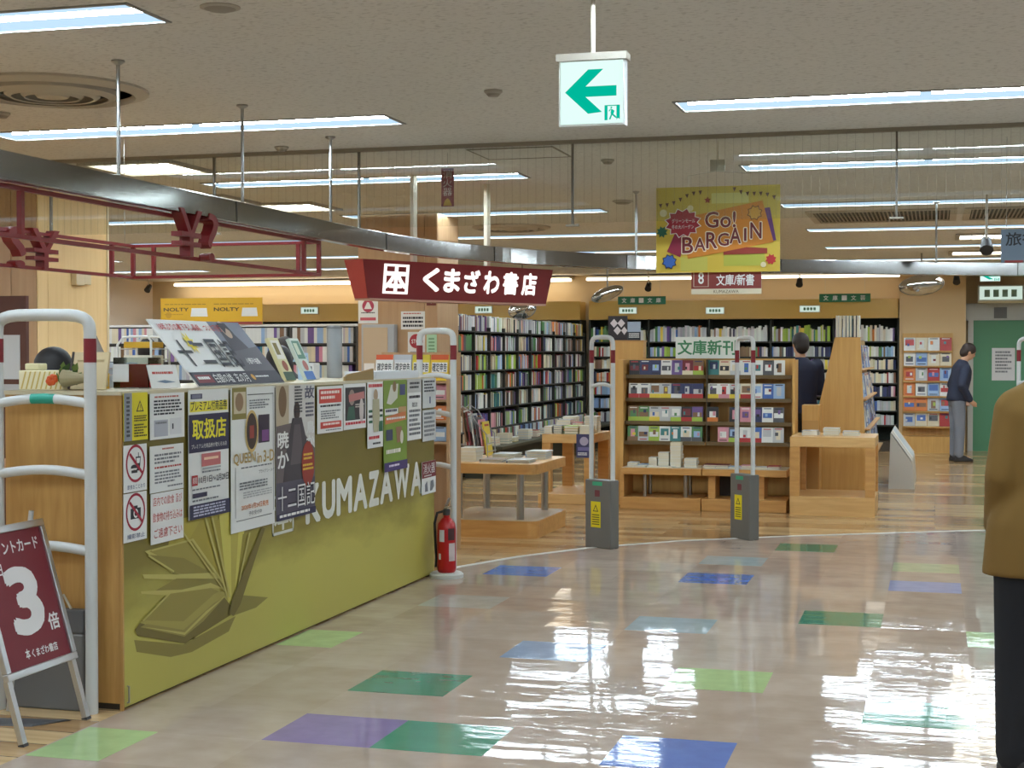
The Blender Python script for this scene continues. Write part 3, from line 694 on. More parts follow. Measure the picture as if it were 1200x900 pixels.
m = MB(); put_text(m, '本', 7.22, .585, 7.45, .75, 0, (218, 218, 208), .02)
for q in ((7.2, 7.215, .565, .77), (7.455, 7.47, .565, .77), (7.2, 7.47, .565, .58), (7.2, 7.47, .755, .77)):
    m.box(q[0], q[1], -.001, 0, q[2], q[3], (218, 218, 208))
on_front(m).build('emblem', gp, w=True)
# raised far corner of the counter top
m = MB(); pts = [(8.22, 1.352), (8.22, 1.375), (8.27, 1.39), (8.5, 1.405), (8.68, 1.42), (8.68, 1.352)]
m.prism(pts, .004, .016, (150, 122, 70)); on_front(m).build('corner_rail', ctr, w=True)
MB().box(-3.5, -3.3, 8.70, 9.5, 1.352, 1.40, (222, 226, 228)).build('tray_box', ctr, w=True)

def post(name, label, px0, py0, px1, py1, paper, items, cat='poster', x=None, grp=None):
    a = HX(px0, py0, CXF); b = HX(px1, py1, CXF); y0, y1, zt, zb = a.y, b.y, min(a.z, 1.35), b.z
    post.n += 1
    return sheet(name, label, cat, (y1-y0)-.012, zt-zb-.012, (CXF+.0125+(.0 if x is None else x), (y0+y1)/2, zb+.006), PI/2, paper, items, t=.0025, group=grp)
post.n = 0
YL = (222, 206, 30)
post('caution_notice', 'yellow warning notice with grey side strip at the counter corner', 141, 459, 171, 516, YL,
     [('R', 0, 0, .33, 1, (138, 142, 148)), ('L', .1, .08, .24, .95, 10, INK), ('P', [(.66, .16), (.5, .40), (.82, .40)], INK), ('P', [(.66, .2), (.55, .38), (.77, .38)], YL), ('R', .65, .25, .67, .33, INK), ('R', .65, .345, .67, .365, INK),
      ('L', .4, .48, .94, .62, 3, (70, 66, 20)), ('L', .4, .66, .94, .95, 5, (70, 66, 20))])
def no_sign(icon, txt):
    return [('RING', .5, .4, .42, .06, (160, 24, 50))] + icon + [('P', [(.2, .2), (.26, .16), (.8, .6), (.74, .64)], (160, 24, 50)), ('T', txt, .12, .84, .88, .94, (40, 60, 110))]
post('prohibition_sign', 'white sign with red circle over food and drink', 141, 521, 170, 575, WHITE,
     no_sign([('P', [(.5, .26), (.72, .26), (.68, .56), (.53, .56)], INK), ('P', [(.53, .29), (.69, .29), (.66, .4), (.54, .4)], WHITE), ('R', .6, .17, .63, .27, INK), ('O', .42, .48, .14, INK, .06), ('R', .3, .5, .54, .53, WHITE), ('R', .3, .54, .56, .60, INK)], '飲食おことわり'))
post('prohibition_sign', 'white sign with red circle over a camera', 141, 578, 170, 632, WHITE,
     no_sign([('R', .28, .32, .72, .54, INK), ('R', .42, .27, .58, .33, INK), ('O', .5, .43, .1, WHITE), ('O', .5, .43, .06, INK)], '撮影禁止'))
post('notice', 'white notice with black lines and grey map box, right of the yellow warning', 172, 460, 214, 513, WHITE,
     [('L', .12, .06, .9, .12, 1, (190, 100, 90)), ('L', .1, .15, .92, .5, 5, INK), ('R', .1, .58, .5, .94, (176, 178, 186)), ('R', .55, .56, .9, .92, (214, 214, 214)), ('R', .62, .68, .66, .80, INK), ('L', .14, .62, .46, .70, 1, GREY)])
post('notice', 'white notice of dark handwriting with one red line', 172, 522, 213, 573, WHITE,
     [('L', .35, .06, .7, .12, 1, (190, 100, 90)), ('L', .12, .18, .92, .42, 3, GREY), ('L', .12, .45, .92, .52, 1, (190, 70, 60)), ('L', .12, .56, .92, .84, 4, GREY), ('L', .5, .88, .95, .94, 1, GREY)])
post('notice', 'white notice in large red handwriting about food', 173, 578, 213, 631, WHITE,
     [('T', '店内での飲食', .06, .07, .7, .25, (196, 60, 52)), ('T', '及び', .75, .07, .94, .25, (196, 60, 52)), ('T', '飲食物の持ち込みは', .05, .38, .95, .57, (196, 60, 52)), ('T', 'ご遠慮下さい', .08, .70, .94, .89, (196, 60, 52))])
post('voucher_poster', 'tall white and navy poster with yellow lettering for shopping vouchers', 217, 456, 266, 601, WHITE,
     [('R', .05, .03, .33, .07, NAVY), ('R', .08, .035, .3, .065, (120, 120, 140)), ('R', .03, .09, .97, .17, (235, 220, 60)), ('T', 'プレミアム付商品券', .05, .085, .95, .165, INK, .02), ('R', 0, .19, 1, .485, NAVY),
      ('T', '取扱店', .08, .225, .93, .385, (232, 220, 40), .03), ('T', 'プレミアム付商品券が使えるお店', .06, .42, .94, .455, WHITE), ('R', .3, .50, .78, .60, (196, 110, 110)), ('R', .36, .53, .72, .55, (240, 200, 170)), ('R', .32, .61, .78, .625, (170, 170, 170)),
      ('R', .06, .66, .2, .74, RED), ('T', '期間', .08, .675, .18, .725, WHITE), ('T', '10月1日', .23, .675, .55, .73, INK, .015), ('T', '～', .57, .69, .64, .715, INK), ('T', '2月29日', .66, .675, .97, .73, INK, .015), ('L', .3, .635, .8, .66, 1, GREY), ('L', .06, .765, .75, .785, 1, GREY), ('R', .07, .80, .42, .835, NAVY), ('L', .06, .85, .7, .875, 1, GREY),
      ('R', 0, .885, 1, 1, NAVY), ('L', .08, .9, .95, .99, 4, (190, 190, 210))])
post('book_poster', 'white framed poster reading QUEEN in 3-D with small pictures', 267, 453, 320, 614, WHITE,
     [('R', .02, 0, .34, .22, (138, 126, 62)), ('R', .06, .03, .32, .18, (206, 192, 160)), ('O', .18, .1, .09, (150, 120, 90)),
      ('R', .36, .05, .96, .056, (90, 90, 90)), ('R', .955, .05, .965, .9, (120, 120, 120)), ('R', .08, .55, .09, .9, (120, 120, 120)), ('R', .1, .92, .92, .926, (120, 120, 120)),
      ('L', .4, .09, .88, .16, 4, GREY), ('O', .45, .31, .15, (206, 176, 110), .21), ('O', .45, .31, .12, (60, 40, 34), .18), ('R', .40, .27, .5, .36, (150, 60, 50)), ('R', .6, .2, .86, .4, (52, 40, 58)), ('R', .68, .31, .84, .39, (120, 70, 130)),
      ('T', 'QUEEN', .04, .455, .53, .54, (190, 160, 96), .02), ('T', 'in', .57, .47, .67, .54, (190, 160, 96), .02), ('T', '3-D', .71, .455, .97, .54, (190, 160, 96), .02), ('L', .2, .555, .92, .572, 1, GREY), ('T', 'ブライアン・メイ', .6, .59, .96, .615, INK), ('L', .16, .66, .8, .72, 3, GREY), ('L', .24, .73, .9, .78, 3, (180, 180, 180)),
      ('T', '2020年1月24日発売', .2, .815, .82, .855, (206, 120, 50), .02), ('T', '予約受付中', .36, .87, .66, .9, INK, .01)])
DK = (66, 60, 66)
post('novel_poster', 'tall dark novel poster with robed figure and vertical black and white lettering', 320, 450, 367, 601, (214, 210, 204),
     [('R', 0, 0, .32, .38, (186, 170, 142)), ('O', .16, .12, .1, (120, 92, 62), .16), ('P', [(0, .3), (.5, .28), (1, .5), (1, 1), (0, 1)], (104, 92, 92)), ('R', 0, .72, 1, .95, (82, 76, 92)),
      ('O', .52, .2, .08, (70, 52, 48), .1), ('P', [(.4, .25), (.64, .25), (.86, .55), (.9, .72), (.16, .72), (.24, .5)], DK), ('P', [(.45, .3), (.6, .3), (.7, .6), (.35, .6)], (92, 82, 86)),
      ('L', .46, .01, .66, .22, 9, INK), ('V', '故', .72, .01, .98, .12, (92, 92, 110), .02), ('L', .74, .14, .96, .26, 4, (92, 92, 110)), ('V', '鳥か', .76, .28, .98, .5, WHITE, .03), ('V', '暁か', .02, .34, .3, .63, WHITE, .03),
      ('O', .8, .61, .17, (150, 50, 36), .24), ('L', .68, .53, .92, .59, 2, (230, 190, 60)), ('L', .66, .61, .94, .67, 2, (230, 190, 60)),
      ('T', '十二国記', .02, .75, .98, .93, (40, 38, 52), .05), ('T', '十二国記', .02, .75, .98, .93, (214, 214, 214), .0), ('R', 0, .95, 1, 1, NAVY), ('L', .06, .96, .9, .995, 1, WHITE)])
post('sale_flyer', 'white flyer with two red text blocks, right of the dark novel poster', 369, 452, 400, 506, WHITE,
     [('R', .06, .06, .94, .36, (206, 70, 56)), ('L', .12, .1, .85, .32, 2, (240, 220, 210)), ('L', .1, .40, .9, .47, 1, INK), ('L', .12, .52, .88, .72, 4, GREY), ('R', .1, .76, .92, .90, (206, 70, 56)), ('L', .2, .79, .85, .87, 1, (240, 220, 210)), ('L', .3, .93, .9, .97, 1, GREY)])
post('event_flyer', 'flyer with black collage and red lower line on the counter', 400, 449, 427, 502, WHITE,
     [('R', .06, .08, .96, .8, (44, 40, 44)), ('O', .35, .3, .13, (150, 130, 120)), ('P', [(.12, .78), (.2, .5), (.45, .5), (.5, .78)], (50, 92, 76)), ('P', [(.2, .24), (.9, .18), (.92, .34), (.22, .4)], (190, 120, 116)), ('O', .78, .6, .1, (200, 190, 186), .2), ('L', .5, .45, .9, .55, 2, (200, 190, 180)),
      ('L', .06, .84, .96, .94, 1, (206, 70, 80))])
post('player_flyer', 'narrow white flyer with green stripes and a standing figure', 428, 447, 447, 524, WHITE,
     [('L', .06, .03, .96, .12, 1, (206, 60, 66)), ('R', .06, .42, .3, .46, (40, 100, 70)), ('R', .06, .5, .3, .54, (40, 40, 40)), ('R', .06, .58, .3, .62, (40, 100, 70)), ('R', .7, .42, .96, .46, (40, 40, 40)), ('R', .7, .5, .96, .54, (40, 100, 70)), ('R', .7, .6, .96, .76, (40, 100, 70)),
      ('O', .5, .2, .14, (176, 150, 120)), ('P', [(.3, .26), (.72, .26), (.76, .52), (.66, .76), (.36, .76), (.28, .5)], (176, 172, 140)), ('L', .06, .82, .96, .9, 1, (206, 60, 66)), ('L', .3, .92, .8, .97, 1, INK)])
post('magazine_poster', 'long lime green flyer with sport pictures and purple foot', 447, 445, 475, 549, (122, 148, 52),
     [('P', [(.12, .25), (.3, .05), (.62, .04), (.58, .2), (.3, .27)], (206, 206, 190)), ('O', .45, .07, .08, (140, 110, 70)), ('R', .68, .05, .92, .17, (60, 66, 110)), ('R', .04, .31, .6, .38, WHITE), ('L', .07, .32, .55, .37, 1, NAVY), ('P', [(.05, .4), (.95, .35), (.95, .45), (.05, .48)], (206, 120, 70)), ('L', .1, .41, .9, .45, 1, WHITE),
      ('R', .62, .3, .95, .36, (190, 150, 100)), ('P', [(.5, .52), (.75, .52), (.8, .68), (.55, .7)], (150, 110, 80)), ('R', .08, .54, .36, .66, (54, 62, 90)), ('O', .75, .64, .07, (210, 206, 190), .1), ('L', .08, .76, .9, .84, 1, (230, 226, 210)), ('R', 0, .9, 1, 1, (66, 50, 110)), ('L', .2, .93, .8, .97, 1, (220, 210, 230))])
post('opening_notice', 'white price list with black headings on the counter front', 475, 443, 492, 515, WHITE,
     [('R', 0, 0, 1, .22, (190, 190, 186)), ('L', .15, .05, .85, .18, 2, INK), ('L', .1, .27, .9, .35, 1, INK), ('T', '雑誌', .3, .38, .7, .46, INK), ('L', .1, .5, .9, .95, 6, GREY)])
post('timetable_notice', 'upper pale grey notice at the far end of the counter', 493, 441, 509, 478, (206, 208, 206),
     [('L', .1, .08, .9, .5, 4, INK), ('R', .5, .62, .58, .85, (60, 70, 120))])
post('timetable_notice', 'lower pale grey notice at the far end of the counter', 493, 480, 509, 516, (206, 208, 206),
     [('L', .1, .08, .9, .9, 6, GREY)])
post('extinguisher_sign', 'small red topped fire extinguisher location sign on the counter end', 492, 541, 509, 577, WHITE,
     [('R', 0, 0, 1, .5, (120, 36, 44)), ('T', '消火器', .1, .06, .92, .38, WHITE), ('L', .15, .42, .85, .48, 1, WHITE), ('P', [(.2, .92), (.2, .7), (.35, .6), (.42, .92)], GREY), ('P', [(.55, .92), (.6, .62), (.8, .6), (.85, .8), (.7, .92)], GREY)])

# ------------------------------------------------------------------ things on the counter
TOP = CZ+.018
ty, by = 7.434, 6.472
bwid = by and (ty-by); tl = math.atan2(.27, .315)
sheet('novel_display_board', 'large leaning white and dark display board with black title lettering', 'display board', .98, .42, (-3.345, (ty+by)/2+.02, TOP+.004), PI/2, WHITE,
      [('R', .62, 0, 1, .78, (120, 124, 136)), ('P', [(.7, .05), (.8, .04), (.86, .3), (.95, .78), (.66, .78), (.68, .4)], (66, 62, 70)), ('O', .77, .13, .045, (186, 160, 140), .06), ('P', [(.72, .02), (.82, .02), (.84, .2), (.79, .1), (.74, .2)], (40, 38, 46)),
       ('P', [(.62, .5), (1, .4), (1, .82), (.62, .82)], (86, 82, 90)), ('R', 0, .8, 1, 1, (40, 38, 52)), ('R', .03, .84, .2, .96, (120, 36, 46)), ('L', .05, .87, .18, .94, 1, WHITE), ('T', '白銀の墟', .22, .83, .42, .97, WHITE), ('T', '玄の月', .45, .83, .6, .97, WHITE), ('O', .66, .9, .02, (206, 150, 50)), ('L', .69, .88, .85, .92, 1, WHITE),
       ('T', '18年ぶりの書下ろし長編、ついに刊行', .05, .06, .72, .17, (190, 60, 60), .02), ('STAR', .25, .36, .055, 8, (226, 206, 60), .5, 1.4), ('R', .23, .33, .28, .39, (40, 50, 90)),
       ('T', '十', .05, .32, .2, .72, INK, .02), ('T', '二', .24, .36, .38, .68, INK, .02), ('T', '国', .41, .3, .53, .74, INK, .02), ('T', '記', .55, .3, .67, .74, INK, .02), ('T', '小野不由美', .72, .6, .88, .7, WHITE, .02)], tilt=-tl, t=.006)
def lean_book(y, label, cols, h=.26):
    o = sheet('leaning_paperback', label, 'book', .13, h, (-3.42, y, TOP+.0105), PI/2, cols[0], [('R', .1, .06, .9, .5, cols[1]), ('R', .2, .12, .6, .4, cols[2]), ('O', .5, .66, .25, cols[3]), ('R', 0, .8, 1, 1, cols[4])], tilt=-.45, t=.02)
lean_book(7.72, 'yellow white paperback leaning on the counter, left of two', [(214, 206, 160), (230, 226, 214), (130, 116, 60), (150, 80, 60), (60, 90, 70)])
lean_book(8.0, 'green blue paperback leaning on the counter, right of two', [(206, 216, 206), (100, 140, 120), (206, 214, 190), (180, 110, 100), (84, 124, 190)])
def box_thing(name, label, cat, x0, x1, y0, y1, z0, z1, k, extra=None):
    t = thing(name, label, cat, ((x0+x1)/2, (y0+y1)/2, z0))
    MB().box(x0, x1, y0, y1, z0, z1, k).build('body', t, w=True, bevel=.004)
    if extra: extra(t)
    return t
def stripes(t):
    for i in range(9):
        x = -3.85+.024*i
        MB().add([(x, 5.7995, TOP+.004), (x+.008, 5.7995, TOP+.004), (x+.03 if x+.03 < -3.64 else -3.64, 5.7995, TOP+.08), (x+.022 if x+.022 < -3.64 else -3.64, 5.7995, TOP+.08)], [(0, 1, 2, 3)], (204, 176, 96)).build('stripe', t, w=True)
    MB().box(-3.85, -3.78, 5.83, 5.9, TOP+.085, TOP+.115, (222, 214, 170)).build('wrapped_top', t, w=True, bevel=.006)
box_thing('gift_box', 'cream gift box with diagonal gold stripes on the counter end', 'box', -3.86, -3.64, 5.8, 5.93, TOP, TOP+.085, (232, 222, 186), stripes)
def flower():
    t = thing('bouquet', 'small bouquet with an orange flower lying on the counter end', 'flowers', (-3.6, 5.76, TOP))
    for i in range(7):
        a = i/7*2*PI; MB().ball((-3.66+.016*math.cos(a), 5.745+.01*math.sin(a), TOP+.045+.014*math.sin(a)), (.013, .012, .013), (226, 96, 40), 8).build('petal', t, w=True, smooth=True)
    rnd = random.Random(3)
    for i in range(14):
        x = -3.62+rnd.uniform(-.02, .08); z = TOP+.02+rnd.uniform(0, .06); dx = rnd.uniform(-.03, .05); dz = rnd.uniform(.02, .05)
        MB().add([(x, 5.76, z), (x+dx*.5-.01, 5.75, z+dz*.6), (x+dx, 5.755, z+dz), (x+dx*.5+.012, 5.765, z+dz*.4)], [(0, 1, 2, 3)], rnd.choice([(84, 112, 50), (110, 130, 60), (64, 92, 44)])).build('leaf', t, w=True)
    w = MB().lathe([(.01, 0), (.02, .06), (.04, .15)], (176, 164, 128), n=12).build('paper_wrap', t)
    w.rotation_euler = (0, -PI/2, 0); w.location = (.14, 0, .052)
flower()
def easel():
    t = thing('desk_calendar', 'beige patterned upright board with a dark edge on the counter', 'board', (-3.6, 5.82, TOP))
    R = Matrix.Rotation(-.25, 4, 'X')
    MB().box(-.02, .15, 0, .012, 0.004, .17, (206, 186, 146), R).build('board', t)
    MB().box(-.03, -.02, -.004, .016, .004, .17, (60, 50, 46), R).build('dark_edge', t)
    MB().box(-.0, .13, .06, .068, 0, .12, (190, 170, 130), Matrix.Rotation(.25, 4, 'X')).build('back_leg', t)
easel()
def tray():
    t = thing('yellow_tray', 'bright yellow plastic tray on the counter beside the red box', 'tray', (-3.64, 6.01, TOP))
    MB().box(-.06, .06, -.07, .07, 0, .006, (214, 166, 28)).build('base', t)
    for q in ((-.06, .06, -.07, -.064), (-.06, .06, .064, .07), (-.06, -.054, -.064, .064), (.054, .06, -.064, .064)): MB().box(q[0], q[1], q[2], q[3], .006, .07, (214, 166, 28)).build('side', t)
tray()
def popstand():
    t = thing('card_stand', 'grey cut card stand rising behind the yellow tray', 'stand', (-3.75, 6.22, TOP))
    MB().prism([(-.05, .02), (.03, 0), (.06, .16), (.02, .24), (-.04, .26)], 0, .006, (140, 132, 126)).build('card', t)
    MB().box(-.05, .05, -.02, .04, 0, .02, (120, 112, 106)).build('foot', t)
popstand()
def donation():
    t = thing('collection_box', 'clear acrylic collection box with red insert on the counter', 'box', (-3.5, 6.2, TOP), .1)
    t.location = (HX(161, 440, -3.52).x, HX(161, 440, -3.52).y, TOP)
    w, d, h = .085, .07, .14
    for q in ((-w, w, -d, -d+.003), (-w, w, d-.003, d), (-w, -w+.003, -d, d), (w-.003, w, -d, d)): MB().box(q[0], q[1], q[2], q[3], .004, h, 'acrylic').build('acrylic_wall', t)
    MB().box(-w, w, -d, d, 0, .004, 'acrylic').build('base', t)
    MB().box(-w+.03, w-.006, -d+.006, d-.006, .005, .11, (170, 34, 34)).build('red_insert', t)
    MB().box(-w-.001, -w+.075, -d-.003, -d-.001, .03, .11, (206, 206, 206)).build('paper_label', t)
    MB().box(w+.001, w+.003, -d+.006, d-.006, .006, .11, (190, 36, 34)).build('side_panel', t)
donation()
p = HX(195, 452, -3.36)
sheet('counter_card', 'small white card with red handwriting leaning on the counter', 'card', .19, .11, (-3.37, p.y+.02, TOP+.002), PI/2-.25, WHITE, [('L', .12, .3, .85, .48, 1, (200, 80, 70)), ('P', [(.2, .72), (.5, .66), (.86, .76), (.5, .8)], (110, 130, 150))], tilt=-.3)
def wire_basket():
    t = thing('wire_rack', 'white wire rack with yellow packets behind the leaning board', 'rack', (-3.72, 6.62, TOP))
    k = (226, 226, 220, .4); r = .006
    for y in (-.09, .09):
        MB().tube([(-.08, y, 0), (-.08, y, .2), (-.05, y, .235), (.0, y, .24), (.08, y, .24), (.1, y, .22), (.1, y, 0)], r, k, n=8).build('hoop', t, smooth=True)
    for z in (.03, .08, .13, .18):
        for x in (-.08, .1): MB().tube([(x, -.09, z), (x, .09, z)], .003, k, n=6).build('wire', t)
    for y in (-.05, 0, .05): MB().tube([(-.08, y, .02), (.1, y, .02)], .003, k, n=6).build('wire', t)
    MB().box(-.06, .08, -.07, .07, .185, .215, (220, 170, 40)).build('packet', t, bevel=.004)
    MB().box(-.06, .08, -.07, .07, .03, .15, (214, 206, 186)).build('packet', t, bevel=.004)
wire_basket()
def till():
    t = thing('paper_stack', 'white papers and bag pile behind the red collection box', 'papers', (-3.72, 6.36, TOP))
    for i in range(4):
        MB().box(-.09, .09, -.07, .07, i*.03, i*.03+.026, (216-6*i, 222-4*i, 226), Matrix.Rotation(.1*i-.1, 4, 'Z')).build('sheet', t)
till()
sheet('blue_card', 'pale blue printed card standing behind the leaning paperbacks', 'card', .17, .16, (-3.62, 8.36, TOP+.002), PI/2, (176, 200, 222), [('L', .15, .1, .9, .5, 3, (96, 130, 180)), ('O', .7, .72, .08, (60, 70, 90))], tilt=-.08)
t = thing('receipt_printer', 'white upright box at the far end of the counter', 'box', (-3.7, 8.62, TOP)); MB().box(-.05, .05, -.05, .05, 0, .1, (224, 222, 220)).build('body', t, bevel=.006); MB().box(-.04, .04, -.052, -.05, .05, .08, (120, 120, 124)).build('slot', t)

# ------------------------------------------------------------------ A-frame sign
fw, fh = .49, .6; tilt = -math.atan2(.239, .839)
t = thing('a_frame_sign', 'leaning aluminium A-frame sign with maroon poster and a large white 3', 'sign', (-3.362, 5.31, 0))
pl = bpy.data.objects.new('poster_frame', None)
def tilted(mb): 
    R = Matrix.Rotation(PI/2, 4, 'Z') @ Matrix.Rotation(tilt, 4, 'X'); mb.v = [tuple(R @ Vector(v)) for v in mb.v]; return mb
bz = .255; b_ = .03
po = MB().box(-fw/2+b_, fw/2-b_, 0, .008, bz+b_, bz+fh-b_, (118, 28, 40)); po = tilted(po).build('poster', t)
for q in ((-fw/2, fw/2, bz, bz+b_), (-fw/2, fw/2, bz+fh-b_, bz+fh), (-fw/2, -fw/2+b_, bz+b_, bz+fh-b_), (fw/2-b_, fw/2, bz+b_, bz+fh-b_)):
    tilted(MB().box(q[0], q[1], -.012, .014, q[2], q[3], 'aluminium')).build('frame_bar', t, bevel=.004)
for s in (-1, 1):
    tilted(MB().box(s*(fw/2-.02)-.014, s*(fw/2-.02)+.014, .0, .022, 0.006, bz, 'aluminium')).build('front_leg', t)
    tilted(MB().box(s*(fw/2-.02)-.016, s*(fw/2-.02)+.016, -.002, .024, 0.0, .012, (60, 60, 62))).build('rubber_foot', t)
    R = Matrix.Rotation(PI/2, 4, 'Z'); m = MB().tube([(s*(fw/2-.05), .245, .86), (s*(fw/2-.05), .36, .02)], .011, 'aluminium', n=8); m.v = [tuple(R @ Vector(v)) for v in m.v]; m.build('rear_leg', t)
iw, ih = fw-2*b_, fh-2*b_
m = MB()
for s, u0, v0, u1, v1, bo in (('ポイントカード', .1, .06, .92, .16, .03), ('5のつく日', -.0, .22, .27, .31, .02), ('3', .24, .26, .76, .78, .055), ('倍', .77, .66, .95, .79, .03), ('くまざわ書店', .4, .88, .82, .945, .03)):
    if s == '5のつく日': s, u0 = '日', .18
    put_text(m, s, (u0-.5)*iw, bz+b_+(1-v1)*ih, (u1-.5)*iw, bz+b_+(1-v0)*ih, -.001, (226, 222, 220), bo)
put_text(m, '本', (.3-.5)*iw, bz+b_+.055*ih, (.37-.5)*iw, bz+b_+.13*ih, -.001, (226, 222, 220), .03)
tilted(m).build('lettering', po)

# ------------------------------------------------------------------ security gates
def gate(p0, p1, H, r, bars, box_h, label, box_k=(108, 106, 100, .5), sticker=True, tube_k=(206, 208, 206, .35), green=None, plate=None):
    p0, p1 = Vector((p0[0], p0[1], 0)), Vector((p1[0], p1[1], 0)); d = p1-p0; w = d.length/2
    t = thing('security_gate', label, 'security gate', (p0+p1)/2, math.atan2(d.y, d.x), 'anti theft gates at the shop entrance')
    bh = box_h; rc = .07
    zt = H-r
    for s in (-1, 1):
        MB().tube([(s*w, 0, bh*.0), (s*w, 0, zt-.2)], r, tube_k, n=14).build('tube', t, smooth=True)
        MB().tube([(s*w, 0, zt-.2), (s*w, 0, zt-.1)], r*1.03, (128, 26, 36, .4), n=14).build('red_band', t, smooth=True)
    pts = [(-w, 0, zt-.1)]
    for i in range(13):
        a = PI-PI*i/12; pts.append((w*(abs(math.cos(a))**.45)*(1 if math.cos(a) > 0 else -1), 0, zt-.075+.075*math.sin(a)**.6 if 0 < i < 12 else zt-.075))
    pts.append((w, 0, zt-.1)); MB().tube(pts, r, tube_k, n=12).build('top_arch', t, smooth=True)
    for z in bars:
        b = MB().tube([(-w+2*w*i/8, 0, z+.022*math.sin(PI*i/8)) for i in range(9)], r*.82, tube_k, n=10).build('crossbar', t, smooth=True)
        if green is not None and z == green: MB().tube([(-w+2*w*i/8, 0, z+.022*math.sin(PI*i/8)) for i in (3, 4, 5)], r*.86, (40, 160, 140, .4), n=10).build('green_sticker', b, smooth=True)
    if bh:
        e = r+.004
        MB().box(-w-e, w+e, -.05, .05, 0, bh, box_k).build('base_box', t, bevel=.008)
        if sticker:
            sw = min(.1, w*.9)
            s_ = MB().box(-sw/2-.02, sw/2-.02, -.0515, -.0505, bh*.3, bh*.68, (226, 206, 30)).build('caution_sticker', t)
            m = MB(); zc = bh*.59; cx = -.02
            m.add([(cx-.028, -.0524, zc-.03), (cx+.028, -.0524, zc-.03), (cx, -.0524, zc+.025)], [(0, 1, 2)], INK); m.add([(cx-.018, -.0528, zc-.024), (cx+.018, -.0528, zc-.024), (cx, -.0528, zc+.012)], [(0, 1, 2)], (226, 206, 30))
            for i in range(5): m.box(cx-sw*.38, cx+sw*.38, -.0526, -.0522, bh*.34+i*.018, bh*.34+i*.018+.008, (90, 84, 20))
            m.build('warning_print', s_)
            MB().box(-w*.5, w*.4, -.0512, -.0502, bh-.045, bh-.015, (60, 160, 120)).build('green_sticker', t)
            MB().box(-.03, .02, -.0512, -.0502, bh-.13, bh-.08, (110, 50, 56)).build('maker_label', t)
    if plate: MB().box(-w-.06, w+.06, -plate, plate, 0, .012, (206, 204, 196, .5)).build('floor_plate', t, bevel=.004)
    return t
gate((-3.83, 5.60), (-3.405, 5.63), 1.70, .026, (1.30, 1.0, .68), 0, 'nearest tall white security gate beside the A-frame sign', green=1.30)
t = thing('gate_power_box', 'grey metal power box on the floor behind the A-frame sign', 'box', (-3.72, 5.66, 0))
MB().box(-.27, .27, -.02, .03, .0, .33, (112, 112, 112, .5)).build('body', t, bevel=.01); MB().box(-.05, .27, -.018, .028, .33, .43, (96, 96, 98, .5)).build('upper_box', t, bevel=.006)
MB().tube([(.12, 0, .43), (.13, -.01, .47), (.17, -.01, .49), (.2, 0, .43)], .006, (190, 186, 170), n=6).build('cable', t, smooth=True)
g0, g1 = HZ(693, 640), HZ(718, 643)
gate((g0.x, g0.y), (g1.x, g1.y), 1.655, .018, (1.25,), .53, 'slim security gate with grey base left of the paperback display')
g0, g1 = HZ(866, 630), HZ(882, 633)
gate((g0.x-.02, g0.y), (g1.x, g1.y), 1.655, .018, (), .53, 'slim security gate with grey base in front of the paperback display')
gate((-3.47, 10.02), (-3.2, 9.95), 1.69, .022, (1.34, 1.08, .72), 0, 'security gate at the far end of the counter by the extinguisher')
t = thing('cable_cover', 'flat dark grey cable cover strip on the floor by the A-frame sign', 'cable cover', (-3.7, 5.2, 0))
MB().add([(-3.52, 5.36, 0), (-3.42, 5.5, 0), (-3.9, 5.42, 0), (-4.0, 5.28, 0), (-3.52, 5.37, .008), (-3.43, 5.48, .008), (-3.89, 5.40, .008), (-3.98, 5.3, .008)], [(4, 5, 6, 7), (0, 1, 5, 4), (1, 2, 6, 5), (2, 3, 7, 6), (3, 0, 4, 7)], (84, 84, 86)).build('strip', t, w=True)
# ------------------------------------------------------------------ fire extinguisher
def extinguisher(x, y):
    t = thing('fire_extinguisher', 'red fire extinguisher standing at the far end of the counter', 'fire extinguisher', (x, y, .0355))
    MB().lathe([(.115, -.035), (.115, -.013), (.1, 0), (.07, 0)], (206, 206, 200, .5), n=28).build('floor_base', t, smooth=True)
    MB().lathe([(.055, 0), (.062, .01), (.064, .03), (.064, .29), (.058, .33), (.035, .36), (.022, .37), (.022, .385)], (178, 20, 24, .3), n=24).build('cylinder', t, smooth=True)
    MB().lathe([(.024, .385), (.026, .42), (.016, .43)], (60, 60, 60, .4), n=14).build('valve', t, smooth=True)
    MB().box(-.01, .01, -.02, .07, .43, .44, 'steel').build('lower_handle', t); 
    MB().box(-.009, .009, 0, .09, 0, .009, 'steel', Matrix.Translation((0, -.01, .445)) @ Matrix.Rotation(.5, 4, 'X')).build('lever', t)
    MB().tube([(-.02, 0, .41), (-.06, -.02, .40), (-.078, -.02, .33), (-.074, -.01, .15), (-.07, 0, .08)], .009, (24, 24, 26), n=8).build('hose', t, smooth=True)
    MB().tube([(-.07, 0, .1), (-.07, 0, .03)], [.011, .016], (24, 24, 26), n=8).build('nozzle', t)
    def wrap(z0, z1, a0, a1, k, nm):
        n_ = 8; vs = [(.0647*math.cos(a0+(a1-a0)*i/n_), .0647*math.sin(a0+(a1-a0)*i/n_), z) for z in (z0, z1) for i in range(n_+1)]
        MB().add(vs, [(i, i+1, n_+2+i, n_+1+i) for i in range(n_)], k).build(nm, t)
    wrap(.21, .29, -2.1, -1.5, (206, 206, 210), 'white_label'); wrap(.09, .13, -2.2, -1.9, (220, 220, 220), 'white_label'); wrap(.08, .2, -1.0, -.2, (206, 190, 186), 'instruction_label'); wrap(.22, .3, -1.1, -.3, (70, 40, 40), 'instruction_label')
extinguisher(-3.175, 9.72)

